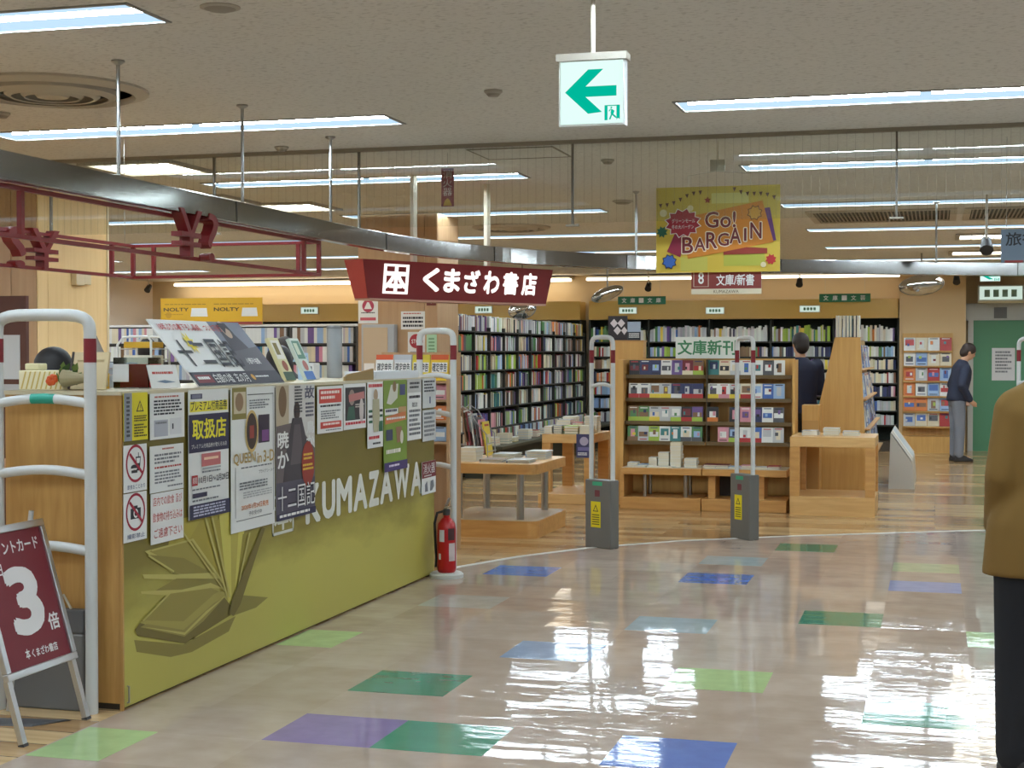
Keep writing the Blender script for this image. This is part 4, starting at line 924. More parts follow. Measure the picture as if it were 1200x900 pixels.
# ------------------------------------------------------------------ books
PAGE = (222, 214, 190)
def book_mesh():
    m = MB()
    m.box(0, 1, 0, .1, 0, 1, 'book_cover').box(0, 1, .9, 1, 0, 1, 'book_cover').box(0, .06, .1, .9, 0, 1, 'book_cover').box(.06, .97, .1, .9, .015, .985, PAGE)
    return m.build('book')
_bk = book_mesh(); BOOK_ME = _bk.data; bpy.data.objects.remove(_bk)
_bd = MB().box(0, 1, 0, 1, 0, 1, 'book_cover').build('paper_band'); BAND_ME = _bd.data; bpy.data.objects.remove(_bd)
PAL = [('white', (222, 222, 216)), ('cream', (218, 206, 176)), ('pale grey', (186, 188, 188)), ('dark grey', (84, 84, 88)), ('navy', (48, 54, 92)), ('blue', (70, 104, 172)), ('pale blue', (150, 178, 210)),
       ('teal', (60, 124, 124)), ('green', (84, 132, 80)), ('lime', (160, 186, 70)), ('yellow', (220, 194, 62)), ('orange', (212, 122, 52)), ('red', (176, 48, 46)), ('pink', (206, 140, 150)), ('purple', (110, 84, 140)), ('brown', (130, 98, 70)), ('black', (40, 38, 42)), ('maroon', (112, 40, 48))]
PC = dict(PAL); NBOOK = [0]
def book(loc, dims, col, label, group, rot=(0, 0, 0), band=None, pic=None, name='book', cat='book'):
    """dims: cover width, thickness, height; front cover faces -y, spine at -x"""
    o = bpy.data.objects.new(name, BOOK_ME); COL.objects.link(o); o.location = loc; o.rotation_euler = rot; o.scale = dims
    o.color = lin(PC[col]); tag(o, label, cat, group); NBOOK[0] += 1
    th = .0014/dims[1]
    if pic:
        p = bpy.data.objects.new('cover_picture', BAND_ME); COL.objects.link(p); p.parent = o; p.color = lin(PC[pic])
        u0, u1, v0, v1 = random.choice([(.12, .88, .4, .85), (.2, .8, .3, .7), (.08, .92, .3, .62), (.3, .7, .2, .8)]); p.location = (u0, -th*.6, v0); p.scale = (u1-u0, th*.6, v1-v0)
        g = bpy.data.objects.new('cover_figure', BAND_ME); COL.objects.link(g); g.parent = o; g.color = lin(random.choice(PAL)[1]); gu, gv = random.uniform(.15, .6), random.uniform(.32, .6); g.location = (gu, -th*.9, gv); g.scale = (random.uniform(.12, .3), th*.9, random.uniform(.15, .3))
        q = bpy.data.objects.new('cover_title', BAND_ME); COL.objects.link(q); q.parent = o; q.color = lin(random.choice([PC['white'], PC['black'], PC['red'], PC['navy']])); v = random.choice((.88, .1, .86)); q.location = (.15, -th*.7, v); q.scale = (.7, th*.7, .06)
    if band:
        p = bpy.data.objects.new('paper_band', BAND_ME); COL.objects.link(p); p.parent = o; p.color = lin(PC[band]); p.location = (-.004, -th, 0.0); p.scale = (1.008, th, .3)
    return o
STUFF = {}
def stuff_book(key, x0, x1, y0, y1, z0, z1, c):
    STUFF.setdefault(key, []).append((x0, x1, y0, y1, z0, z1, c))
def flush_stuff(key, name, label, cat):
    vs, fs, cs = [], [], []
    for x0, x1, y0, y1, z0, z1, c in STUFF[key]:
        o = len(vs); vs += [(x, y, z) for z in (z0, z1) for y in (y0, y1) for x in (x0, x1)]
        fs += [tuple(a+o for a in f) for f in [(0, 2, 3, 1), (4, 5, 7, 6), (0, 1, 5, 4), (2, 6, 7, 3), (0, 4, 6, 2), (1, 3, 7, 5)]]; cs += [c]*8
    me = bpy.data.meshes.new(name); me.from_pydata(vs, [], fs); a = me.color_attributes.new('Col', 'FLOAT_COLOR', 'POINT')
    a.data.foreach_set('color', [v for c in cs for v in lin(c)]); me.materials.append(M('book_mix'))
    o = bpy.data.objects.new(name, me); COL.objects.link(o); tag(o, label, cat, kind='stuff'); return o
def jitter(c, r, a=18):
    d = r.randint(-a, a); return tuple(max(10, min(245, v+d+r.randint(-6, 6))) for v in c)
SPINE = ['white']*7+['cream']*4+['pale grey']*5+['dark grey']*2+['navy']*2+['blue', 'pale blue', 'pale blue', 'teal', 'green', 'green', 'lime', 'yellow', 'orange', 'red', 'pink', 'purple', 'brown', 'brown', 'black', 'maroon']

# ------------------------------------------------------------------ long dark bookcase beside the aisle
BX, BY0, BY1 = -5.5, 17.3, 24.1
DKW = (44, 42, 36, .5)
t = thing('bookcase', 'long dark bookcase packed with paperbacks along the left aisle', 'bookcase', (BX-.12, (BY0+BY1)/2, 0))
zs = [.553, .815, 1.06, 1.30, 1.545, 1.79]
MB().box(BX-.26, BX-.24, BY0, BY1, 0, 1.9, DKW).build('back_panel', t, w=True)
divs = [BY0+(BY1-BY0)*i/10 for i in range(11)]
for y in divs: MB().box(BX-.24, BX, y-.012, y+.012, .0, 1.84, DKW).build('divider', t, w=True)
for z in zs:
    for a, b in zip(divs[:-1], divs[1:]): MB().box(BX-.24, BX+.004, a+.012, b-.012, z-.018, z, DKW).build('shelf_board', t, w=True)
MB().box(BX-.24, BX+.52, BY0+.1, BY1, .36, .395, (70, 68, 52, .5)).build('display_ledge', t, w=True)
MB().box(BX+.02, BX+.27, BY0+.2, BY1-.05, 0, .36, (52, 52, 40, .6)).build('ledge_base', t, w=True)
rb = random.Random(11)
for r, z in enumerate(zs):
    for bi, (a, b) in enumerate(zip(divs[:-1], divs[1:])):
        y = a+.02; i = 0; fav = rb.choice(SPINE)
        while y < b-.05:
            if rb.random() < .07: fav = rb.choice(SPINE)
            th = rb.uniform(.018, .045) if bi else rb.uniform(.03, .06)
            if rb.random() < .05 and bi > 1: th = .11
            col = fav if rb.random() < .45 else rb.choice(SPINE); h = rb.choice((.17, .18, .182, .188, .195, .2)); d = .13
            if y+th > b-.016: break
            if bi == 0:
                book((BX-.03, y+th, z+.0005), (.13, th, h), col, '%s spined paperback, %s along the %s shelf up in the near bookcase bay' % (col, nth(i), ORD[r]), 'paperbacks in the near bay of the long bookcase', (0, 0, PI)); i += 1
            else: stuff_book('left', BX-.03-d, BX-.03+rb.uniform(-.01, .01), y, y+th-.001, z+.0005, z+h, jitter(PC[col], rb))
            y += th+.0008
# leaning lowest row and flat piles on the ledge
for i in range(90):
    y = BY0+.15+i*.085
    if y > BY1-.1: break
    c = rb.choice(SPINE); stuff_book('left', BX+.0+.005, BX+.035, y, y+.07, .396, .53, jitter(PC[c], rb))
flush_stuff('left', 'books', 'closely packed paperbacks filling the farther bays of the long bookcase', 'books')
def pile(x, y, z, n, dims, cols, label, group, rz=0.0, rnd=random.Random(5)):
    zz = z
    for i in range(n):
        c = cols[i % len(cols)]; th = dims[1]*rnd.uniform(.8, 1.2); a = rz+rnd.uniform(-.06, .06)
        book((x, y, zz+th+.0006), (dims[0], th, dims[2]), c, ('top ' if i == n-1 else 'bottom ' if i == 0 else '%s ' % ORD[i])+c+' book '+label, group, (-PI/2, 0, a)); zz += th+.0008
    return zz
LED = 'piles on the bookcase ledge'
for j, (y, n, c, dx) in enumerate([(14.45, 3, ['white', 'orange'], .22), (14.75, 4, ['cream', 'teal', 'white'], .24), (15.05, 2, ['yellow', 'white'], .2), (15.4, 4, ['pale blue', 'white'], .24), (15.8, 3, ['red', 'white'], .2), (16.2, 3, ['white', 'blue'], .22), (16.7, 3, ['white', 'pink'], .2), (17.3, 4, ['white', 'pale grey'], .22)]):
    pile(BX+dx+.03, y+3.1+(y-14.45)*.5, .3955, n, (.15, .03, .2), c, 'of the %s pile on the ledge under the bookcase' % ORD[j], LED)

# ------------------------------------------------------------------ low table with steel legs
def slab(x0, x1, y0, y1, z0, z1, k, r=.08):
    pts = []
    for cx, cy, a0 in ((x1-r, y0+r, -PI/2), (x1-r, y1-r, 0), (x0+r, y1-r, PI/2), (x0+r, y0+r, PI)):
        for i in range(5): a = a0+PI/2*i/4; pts.append((cx+r*math.cos(a), cy+r*math.sin(a)))
    n = len(pts); m = MB(); m.add([(x, y, z) for z in (z0, z1) for x, y in pts], [tuple(range(n))[::-1], tuple(range(n, 2*n))] + [(i, (i+1) % n, n+(i+1) % n, n+i) for i in range(n)], k); return m
TX0, TX1, TY0, TY1 = -3.99, -3.12, 11.9, 12.98
t = thing('display_table', 'low wood display table on steel tube legs with rounded corners', 'table', ((TX0+TX1)/2, (TY0+TY1)/2, 0))
slab(TX0, TX1, TY0, TY1, .525, .605, 'wood_edge').build('tabletop', t, w=True); slab(TX0, TX1, TY0, TY1, 0, .14, 'wood_edge').build('plinth', t, w=True)
slab(TX0+.01, TX1-.01, TY0+.01, TY1-.01, .605, .607, 'wood_table').build('top_veneer', t, w=True); slab(TX0+.01, TX1-.01, TY0+.01, TY1-.01, .14, .142, (186, 160, 120, .3)).build('plinth_top', t, w=True)
for x in (-3.82, -3.29):
    for y in (12.03, 12.84): MB().tube([(x, y, .142), (x, y, .525)], .031, 'steel', n=16).build('leg', t, w=True, smooth=True)
TZ = .6075; TG = 'books on the low table'
pile(-3.84, 12.1, TZ, 4, (.15, .026, .2), ['white', 'cream', 'white'], 'of the thick white pile on the low table', TG)
pile(-3.64, 12.02, TZ, 2, (.2, .012, .26), ['pale grey', 'brown'], 'of the thin pile at the middle of the low table', TG)
pile(-3.62, 12.34, TZ, 4, (.2, .014, .26), ['pale grey', 'white', 'cream'], 'of the back middle pile on the low table', TG)
pile(-3.41, 12.02, TZ, 2, (.2, .012, .26), ['navy', 'pale grey'], 'of the front right magazine pile on the low table', TG)
pile(-3.37, 12.48, TZ, 5, (.18, .014, .26), ['white', 'pale grey', 'pale blue'], 'of the back right pile on the low table', TG)
t = thing('magazine_stand', 'wire magazine stand on the low table beside the gate', 'rack', (-3.9, 12.72, TZ))
k = (150, 150, 150, .4)
for y in (-.12, .12):
    MB().tube([(-.12, y, 0), (-.12, y, .42), (-.08, y, .45), (.0, y, .4), (.06, y, .3), (.15, y, .2), (.16, y, 0)], .005, k, n=6).build('wire_hoop', t, smooth=True)
for p, q in (((-.12, .1), (-.12, .3)), ((.16, .05), (.155, .12))):
    for x, z in (p, q): MB().tube([(x, -.14, z), (x, .14, z)], .004, k, n=6).build('cross_wire', t)
for i, (c, x, z) in enumerate([('brown', -.1, .13), ('maroon', -.06, .1), ('pale grey', -.02, .08), ('dark grey', .02, .05), ('pink', .055, .03), ('yellow', .09, .012)]):
    book((-3.84+x, 12.63, TZ+z), (.18, .012, .3), c, '%s magazine in the wire stand on the low table' % c, 'magazines in the wire stand', (-.14, 0, PI/2), pic=random.choice(['white', 'cream', 'pale grey']), name='magazine', cat='magazine')

# ------------------------------------------------------------------ wooden table farther back
t = thing('display_table', 'plain wood table with board legs beyond the slim gate', 'table', (-3.45, 15.4, 0))
x0, x1, y0, y1 = -3.86, -3.33, 14.95, 15.8
MB().box(x0, x1, y0, y1, .60, .69, 'wood_table').build('tabletop', t, w=True, bevel=.005); MB().box(x0+.01, x1, y0-.2, y1, 0, .1, 'wood_table').build('plinth', t, w=True, bevel=.005)
for x, y, w_ in ((x0, y0, .09), (x0+.03, y1-.1, .11), (x1-.09, y0, .09), (x1-.11, y1-.1, .11)): MB().box(x, x+w_, y, y+.09, .1, .60, 'wood_edge').build('leg', t, w=True)
G2 = 'books on the far wood table'
for j, (x, y, n, c, dm) in enumerate([(-3.85, 15.0, 3, ['white'], (.08, .025, .17)), (-3.755, 15.0, 4, ['black', 'dark grey'], (.09, .022, .17)), (-3.645, 15.0, 3, ['green', 'orange', 'lime'], (.15, .025, .2)), (-3.56, 15.62, 2, ['orange', 'yellow'], (.13, .03, .18)), (-3.48, 15.0, 4, ['white', 'cream'], (.13, .02, .2)),
                                      (-3.8, 15.32, 5, ['pale grey', 'white'], (.15, .025, .2)), (-3.645, 15.34, 4, ['white', 'red'], (.12, .025, .2)), (-3.8, 15.6, 6, ['white', 'pink', 'white'], (.15, .024, .17)), (-3.51, 15.34, 7, ['white', 'pale grey'], (.14, .024, .2))]):
    pile(x, y, .6905, n, dm, c, 'of the %s pile on the wood table beyond the gate' % ORD[j], G2)
sheet('hanging_flyer', 'dark blue illustrated flyer hanging off the wood table edge', 'flyer', .16, .24, (-3.42, 14.945, .455), 0, (62, 60, 96), [('O', .5, .3, .28, (170, 160, 180)), ('R', .1, .55, .9, .7, (110, 104, 150)), ('L', .1, .78, .9, .92, 2, WHITE)])

# ------------------------------------------------------------------ paperback display with four face-out rows
UX0, UX1, UY = -2.98, -1.34, 15.16
t = thing('paperback_display', 'wood display unit with four rows of face-out paperbacks', 'bookcase', ((UX0+UX1)/2, UY, 0))
MB().box(UX0-.1, UX0-.02, UY-.3, UY+.12, 0, 1.45, 'wood_gondola').build('side_panel', t, w=True)
MB().box(UX0-.02, UX1, UY, UY+.06, 0, 1.46, 'wood_gondola').build('back_panel', t, w=True)
MB().box(UX1, UX1+.025, UY-.25, UY+.12, 0, 1.45, 'wood_gondola').build('side_panel', t, w=True)
MX = HY(828, 450, 14.95).x
uz = [.633, .83, 1.06, 1.291]
for i, z in enumerate(uz):
    yf = UY-.16-.03*(3-i)
    for a, b in ((UX0-.02, MX-.006), (MX+.006, UX1)):
        s_ = MB().box(a, b, yf, UY, z-.016, z, 'wood_gondola').build('shelf_board', t, w=True); MB().box(a, b, yf-.006, yf, z-.03, z+.008, (104, 84, 50, .5)).build('price_rail', s_, w=True)
MB().box(MX-.006, MX+.006, UY-.2, UY, .6, 1.45, (70, 58, 40)).build('divider', t, w=True)
rowsdef = [
 [('green', 'brown', 'pink'), ('pale grey', None, 'brown'), ('lime', None, 'white'), ('white', None, 'teal'), ('teal', None, 'white'), ('white', 'dark grey', None), ('green', 'dark grey', None), None, ('pink', None, 'white'), ('dark grey', 'lime', None), ('white', 'red', 'pale grey'), ('blue', 'red', None), ('white', None, 'pale grey'), ('pale grey', None, None)],
 [('brown', 'lime', 'green'), ('green', 'lime', 'brown'), ('pale grey', 'yellow', None), ('pale grey', None, 'white'), ('pale grey', 'lime', None), ('black', 'red', 'maroon'), ('purple', 'lime', None), ('black', 'orange', 'white'), None, ('black', None, 'pink'), ('pink', None, 'purple'), ('navy', None, 'purple'), ('white', None, 'blue'), ('dark grey', None, None)],
 [('white', 'red', 'dark grey'), ('white', 'red', 'dark grey'), ('pale grey', 'yellow', 'brown'), ('pale grey', 'yellow', 'brown'), ('navy', 'white', None), ('navy', 'red', None), ('navy', 'red', None), ('white', 'yellow', 'dark grey'), ('white', 'pink', 'red'), ('pale grey', 'yellow', 'black'), ('cream', 'red', 'brown'), ('white', None, 'pale blue'), ('blue', None, 'white'), ('pale blue', None, None)],
 [('black', None, 'maroon'), ('navy', None, 'maroon'), ('navy', None, 'pale blue'), ('white', None, 'dark grey'), ('purple', None, 'pale grey'), ('maroon', 'cream', 'pink'), ('brown', 'lime', 'red'), ('teal', None, 'navy'), ('cream', None, 'black'), ('white', 'pale grey', None), ('white', None, 'blue'), ('white', None, 'teal'), ('dark grey', None, 'white'), ('white', None, 'brown')]]
RN = ['bottom', 'third', 'second', 'top']
for r, row in enumerate(rowsdef):
    for i, d in enumerate(row):
        if d is None: continue
        c, band, pic = d; pic = pic or random.choice([q for q in ('white', 'pale grey', 'pale blue', 'cream', 'dark grey', 'brown') if q != c]); x = UX0+.01+i*.1075+(.045 if i > 6 else 0); yf = UY-.16-.03*(3-r)
        book((x, yf+.012, uz[r]+.004), (.105, .022, .15), c, '%s face-out paperback%s, %s from left in the %s display row' % (c, ' with %s paper band' % band if band else '', nth(i), RN[r]), 'face-out paperbacks on the display', (-.12, 0, 0), band, pic)
        if True: stuff_book('disp', x+.002, x+.1, yf+.062, yf+.10, uz[r]+.001, uz[r]+.142, jitter(PC[c], rb))
flush_stuff('disp', 'books', 'further copies standing behind the face-out paperbacks', 'books')
sheet('section_sign', 'white sign reading new paperbacks in green on top of the display', 'sign', .64, .215, (HY(829, 420, 15.1).x, 15.10, 1.4612), 0, (222, 226, 216), [('T', '文庫新刊', .03, .14, .95, .84, (70, 134, 92), .03)], t=.01)
sheet('diamond_sign', 'black sign with four white diamonds above the left of the display', 'sign', .2, .25, (HY(724, 399, 15.3).x, 15.30, 1.646), 0, (44, 36, 40), [('P', [(.3, .12), (.5, .3), (.3, .48), (.1, .3)], (216, 206, 206)), ('P', [(.68, .12), (.88, .3), (.68, .48), (.48, .3)], (216, 206, 206)), ('P', [(.48, .42), (.68, .6), (.48, .78), (.28, .6)], (216, 206, 206)), ('P', [(.84, .44), (1, .6), (.84, .78), (.68, .6)], (216, 206, 206))], t=.01)
sheet('blue_white_sign', 'pale blue and dark card beside the diamond sign', 'sign', .135, .19, (HY(743, 399, 15.3).x, 15.30, 1.646), 0, (164, 178, 196), [('R', 0, .55, 1, 1, (40, 44, 52)), ('L', .1, .62, .9, .9, 3, WHITE)], t=.01)
t = thing('end_block', 'wood end block carrying the diamond sign left of the display', 'bookcase', (-3.1, 15.4, 0)); 
a_, b_ = HY(715, 420, 15.29).x, HY(754, 420, 15.29).x
MB().box(a_, b_, 15.285, 15.45, 0, 1.645, 'wood_gondola').build('body', t, w=True); MB().box(a_-.005, b_+.005, 15.28, 15.46, 1.63, 1.6455, 'wood_edge').build('top_edge', t, w=True)
# two low tables before it
for (a, b, nm, steel) in ((-2.95, -2.165, 'left low display table with steel legs before the paperback unit', True), (-2.155, -1.35, 'right low display table with boxed base before the paperback unit', False)):
    t = thing('display_table', nm, 'table', ((a+b)/2, 14.7, 0))
    MB().box(a, b, 14.5, 14.98, .335, .40, 'wood_edge').build('tabletop', t, w=True, bevel=.004); MB().box(a, b, 14.46, 14.98, 0, .115, 'wood_edge').build('plinth', t, w=True, bevel=.004)
    MB().box(a+.01, b-.01, 14.51, 14.97, .4, .402, (206, 190, 160, .35)).build('top_sheet', t, w=True)
    if steel:
        for x in (a+.22, a+.62):
            for y in (14.6, 14.88): MB().tube([(x, y, .115), (x, y, .335)], .02, 'steel', n=14).build('leg', t, w=True, smooth=True)
        MB().box(a, a+.03, 14.5, 14.98, .115, .335, 'wood_edge').build('end_board', t, w=True)
    else:
        MB().box(a+.05, a+.12, 14.56, 14.9, .115, .335, 'wood_edge').build('leg', t, w=True); MB().box(b-.28, b-.22, 14.56, 14.9, .115, .335, 'wood_edge').build('leg', t, w=True); MB().box(a+.12, b-.28, 14.86, 14.9, .115, .335, (54, 40, 30)).build('back_board', t, w=True)
G3 = 'books on the low tables before the display'
LT = .4025
for j, (px, n, c, dm) in enumerate([(744, 2, ['white', 'pale grey'], (.1, .02, .18)), (757, 1, ['pale blue'], (.095, .02, .18)), (769, 3, ['white', 'cream'], (.08, .03, .16)), (780, 4, ['cream', 'white'], (.105, .033, .15)), (794, 6, ['white', 'cream'], (.105, .036, .15)), (808, 3, ['white', 'pale grey'], (.12, .03, .15)), (832, 2, ['white', 'maroon'], (.13, .016, .18)), (846, 2, ['pale grey', 'maroon'], (.13, .016, .18)), (862, 1, ['pale blue'], (.13, .016, .18)), (876, 2, ['white', 'pink'], (.13, .015, .18)), (893, 1, ['white'], (.13, .015, .18)), (907, 2, ['pale grey', 'red'], (.12, .015, .18))]):
    x = HY(px-7, 545, 14.7).x
    if j == 5: x += .02
    pile(x, 14.62, LT, n, dm, c, 'of the %s pile from left before the paperback display' % ORD[j], G3)
for j, (px, n) in enumerate([(749, 2), (766, 2), (781, 3)]):
    pile(HY(px-8, 550, 14.5).x, 14.515, LT, 1, (.13, .014, .1), ['white'], 'lying at the front edge, %s from left, before the display' % ORD[j], G3)

# ------------------------------------------------------------------ back wall cases
GOLD = (206, 168, 84, .35)
def back_case(x0, x1, label, seed, zlow=.2):
    t = thing('bookcase', label, 'bookcase', ((x0+x1)/2, 24.4, 0)); y0, y1 = 24.2, 24.59; rn = random.Random(seed)
    MB().box(x0, x1, y1-.02, y1, 0, 2.06, (30, 40, 32, .7)).build('back_panel', t, w=True)
    h = MB().box(x0, x1, y0-.04, y1, 2.06, 2.36, GOLD).build('header', t, w=True)
    MB().box(x0, x1, y0, y1-.02, 0, .15, (70, 56, 40)).build('plinth', t, w=True)
    n = max(1, round((x1-x0)/.95)); xs_ = [x0+(x1-x0)*i/n for i in range(n+1)]
    for x in xs_: MB().box(x-.012, x+.012, y0, y1-.02, .15, 2.06, (40, 44, 36, .6)).build('divider', t, w=True)
    zz = [.4, .62, .84, 1.05, 1.26, 1.46, 1.70]
    for z in zz:
        for a, b in zip(xs_[:-1], xs_[1:]):
            MB().box(a+.012, b-.012, y0+.01, y1-.02, z-.02, z, (50, 50, 42, .6)).build('shelf_board', t, w=True)
            x = a+.02; fav = rn.choice(SPINE)
            while x < b-.06:
                if rn.random() < .08: fav = rn.choice(SPINE)
                th = rn.uniform(.02, .045); hh = rn.uniform(.14, .165)
                if z == zz[-1]: hh = rn.uniform(.18, .26)
                c = fav if rn.random() < .55 else rn.choice(SPINE); stuff_book('back', x, min(x+th-.001, b-.014), y0+.03, y0+.2, z+.0005, z+hh, jitter(PC[c], rn)); x += th
    return t, xs_
t, bx = back_case(-5.45, -.56, 'far dark back wall bookcase under a gold header', 3)
back_case(-9.3, -5.6, 'far back wall bookcase partly hidden by the brown pillar', 4)
back_case(-13.1, -9.4, 'far back wall bookcase seen over the counter', 5)
flush_stuff('back', 'books', 'rows of small book spines filling the far back wall bookcases', 'books')
def lit_plate(px, py, w, h, y, label):
    p = HY(px, py, y); t = thing('lit_header_sign', label, 'sign', (p.x, y, p.z-h/2), 0, 'small lit signs on the gold headers')
    MB().box(-w/2, w/2, -.02, .0, 0, h, (206, 210, 200, .5)).build('body', t); f = MB().quad((-w/2+.01, -.021, .01), (w/2-.01, -.021, .01), (w/2-.01, -.021, h-.01), (-w/2+.01, -.021, h-.01), 'lit_header').build('lit_face', t)
    m = MB()
    for i in range(4): m.box(-w*.3+i*w*.16, -w*.3+i*w*.16+w*.11, -.023, -.0215, h*.3, h*.7, (96, 140, 110))
    m.build('lettering', f)
lit_plate(736, 364, .3, .11, 24.15, 'small lit plate on the gold header left of centre')
lit_plate(838, 364, .3, .11, 24.15, 'small lit plate on the gold header below the maroon sign')
lit_plate(949, 362, .32, .11, 24.15, 'small lit plate on the gold header at its right part')
lit_plate(567, 363, .3, .12, 24.15, 'small lit plate above the long dark bookcase')
lit_plate(363, 364, .32, .12, 24.15, 'small lit plate on the gold header above the counter')
for (px, py, l, tx) in ((752, 352, 'green strip sign above the far bookcase, left one', '文庫■文庫'), (990, 349, 'green strip sign above the far bookcase, right one', '文庫■文芸')):
    p = HY(px, py, 24.1); o = sheet('strip_sign', l, 'sign', .78, .13, (p.x, 24.1, p.z-.065), 0, (44, 120, 84), [('T', c, .08+.18*i, .2, .08+.18*i+.1, .8, WHITE, .02) for i, c in enumerate(tx)], t=.01)
    for u in (-.3, .3): MB().tube([(u, .005, .13), (u, .005, ZC-p.z+.065)], .002, 'steel', n=4).build('wire', o)

# side wall, door, magazine wall at far right
struct(MB().box(-.54, .44, 24.12, YB, 0, ZC-.002, (214, 184, 138, .7)).build('pillar', w=True), 'plain beige wall pier between bookcase and green door')
t = struct(MB().box(.56, 1.66, 24.5, 24.58, 0, 2.02, (84, 140, 104, .5)).build('door_1', w=True), 'green flush door at the far right')
MB().box(1.5, 1.56, 24.46, 24.5, .95, 1.0, 'steel').build('door_handle', t, w=True); MB().box(.48, .56, 24.48, YB, 0, 2.08, (196, 196, 190, .5)).build('door_frame', t, w=True); MB().box(1.66, 1.74, 24.48, YB, 0, 2.08, (196, 196, 190, .5)).build('door_frame', t, w=True)
MB().box(.44, 1.9, 24.47, YB, 2.02, 2.28, (176, 178, 172, .5)).build('transom_panel', t, w=True)
MB().box(.86, 1.05, 24.462, 24.47, 2.05, 2.22, (90, 92, 90, .5)).build('vent_grille', t, w=True)
p = HY(1176, 446, 24.4); sheet('door_notice', 'white notice sheet on the green door', 'notice', .34, .5, (p.x, 24.494, p.z), 0, (216, 214, 214), [('L', .15, .1, .85, .8, 7, GREY)])
t = thing('lit_notice_sign', 'wide pale green lit sign box above the green door', 'sign', (.95, 24.2, 2.31)); MB().box(-.33, .33, 0, .12, 0, .24, (190, 196, 186, .5)).build('body', t); f = MB().quad((-.31, -.001, .02), (.31, -.001, .02), (.31, -.001, .22), (-.31, -.001, .22), 'lit_header').build('lit_face', t)
m = MB()
for i in range(4): m.box(-.24+i*.13, -.24+i*.13+.08, -.004, -.0015, .06, .17, (120, 150, 130))
m.build('lettering', f); MB().box(-.33, .33, 0, .27, -.03, 0, (190, 180, 140, .5)).build('bracket', t)
t = thing('magazine_rack', 'tall wall magazine rack against the beige pier', 'rack', (-.12, 24.0, 0))
MB().box(-.49, .25, 24.08, 24.115, .2, 1.82, 'wood_gondola').build('back_board', t, w=True); MB().box(-.49, .25, 23.8, 24.115, 0, .25, 'wood_gondola').build('base', t, w=True)
rm = random.Random(21)
for i in range(6):
    z = .4+i*.23; MB().box(-.48, .24, 23.86+.02*i, 24.08, z-.02, z, 'wood_gondola').build('shelf_board', t, w=True)
    for j in range(4):
        c = rm.choice(['white', 'pale grey', 'pink', 'red', 'pale blue', 'cream', 'orange']); book((-.47+j*.178, 23.9+.02*i, z+.004), (.17, .012, .2), c, '%s magazine, %s from left in %s row up of the wall rack' % (c, ORD[j], ORD[i]), 'magazines in the wall rack', (-.15, 0, 0), pic=rm.choice(['white', 'red', 'dark grey', 'blue', 'brown']), name='magazine', cat='magazine')

# ------------------------------------------------------------------ gondola end, open table at right
t = thing('gondola_shelf', 'wood ended gondola with sloping sides and blue magazines at right', 'bookcase', (-.93, 16.8, 0))
m = MB(); prof = [(-1.22, 0), (-.66, 0), (-.68, .69), (-.73, 1.67), (-.98, 1.67), (-1.2, .69)]
m.prism(prof, 15.6, 15.66, 'wood_gondola'); m.build('end_panel', t, w=True)
m = MB().prism([(-1.19, 0), (-.69, 0), (-.71, .35), (-.82, 1.66), (-.92, 1.66), (-1.17, .35)], 15.66, 18.6, (176, 140, 90)); m.build('core', t, w=True)
for i, z in enumerate((.45, .75, 1.05, 1.35)):
    x = -.70-.035*i; MB().box(x-.06, x+.1, 15.67, 18.6, z-.015, z, 'wood_edge').build('shelf_board', t, w=True)
    for j in range(12):
        c = rm.choice(['blue', 'pale blue', 'blue', 'white', 'navy', 'cream']); book((x+.055, 15.72+j*.235, z+.004), (.21, .014, .25), c, '%s magazine, %s along the %s shelf up on the gondola side' % (c, nth(j), ORD[i]), 'magazines on the gondola side', (-.12, 0, PI/2), pic=rm.choice(['white', 'blue', 'navy', 'cream']), name='magazine', cat='magazine')
for j, (x, c) in enumerate([(-.975, 'white'), (-.945, 'cream'), (-.905, 'white'), (-.87, 'pale grey'), (-.84, 'teal'), (-.80, 'dark grey'), (-.765, 'white')]):
    book((x+.0, 15.82, 1.6745), (.15, .026, .22), c, '%s book standing %s on top of the gondola end' % (c, ORD[j]), 'books on top of the gondola', (0, 0, PI/2*3))
MB().box(-.98, -.73, 15.6, 16.2, 1.67, 1.674, 'wood_edge').build('top_board', t, w=True)
t = thing('open_table', 'open framed wood table with plinth before the gondola', 'table', (-.92, 14.7, 0))
x0, x1, y0, y1 = -1.305, -.53, 14.3, 15.1
MB().box(x0, x1, y0, y1, .64, .735, 'wood_table').build('tabletop', t, w=True, bevel=.005); MB().box(x0, x1, y0, y1, 0, .18, 'wood_table').build('plinth', t, w=True, bevel=.005)
for x, y in ((x0, y0), (x1-.09, y0), (x0, y1-.09), (x1-.09, y1-.09)): MB().box(x, x+.09, y, y+.09, .18, .64, 'wood_edge').build('leg', t, w=True)
for j, (x, n) in enumerate([(-1.22, 2), (-1.02, 3), (-.84, 2)]):
    pile(x, 14.6, .7355, n, (.15, .02, .2), ['white', 'pale grey'], 'of the %s pile on the open framed table' % ORD[j], 'books on the open table')
t = thing('side_bin', 'low wood bin with pale magazines between display and open table', 'bin', (-1.2, 15.28, 0))
MB().box(-1.27, -1.1, 15.2, 15.5, 0, 1.0, 'wood_gondola').build('body', t, w=True); MB().box(-1.26, -1.11, 15.19, 15.2, .15, .85, (190, 146, 84)).build('front_panel', t, w=True)
t = thing('magazine_slope', 'white sloping rack of pale magazines right of the gondola', 'rack', (-.35, 18.3, 0))
MB().prism([(-.5, 0), (-.22, 0), (-.24, .28), (-.48, .62)], 17.4, 19.2, (190, 184, 172)).build('body', t, w=True)
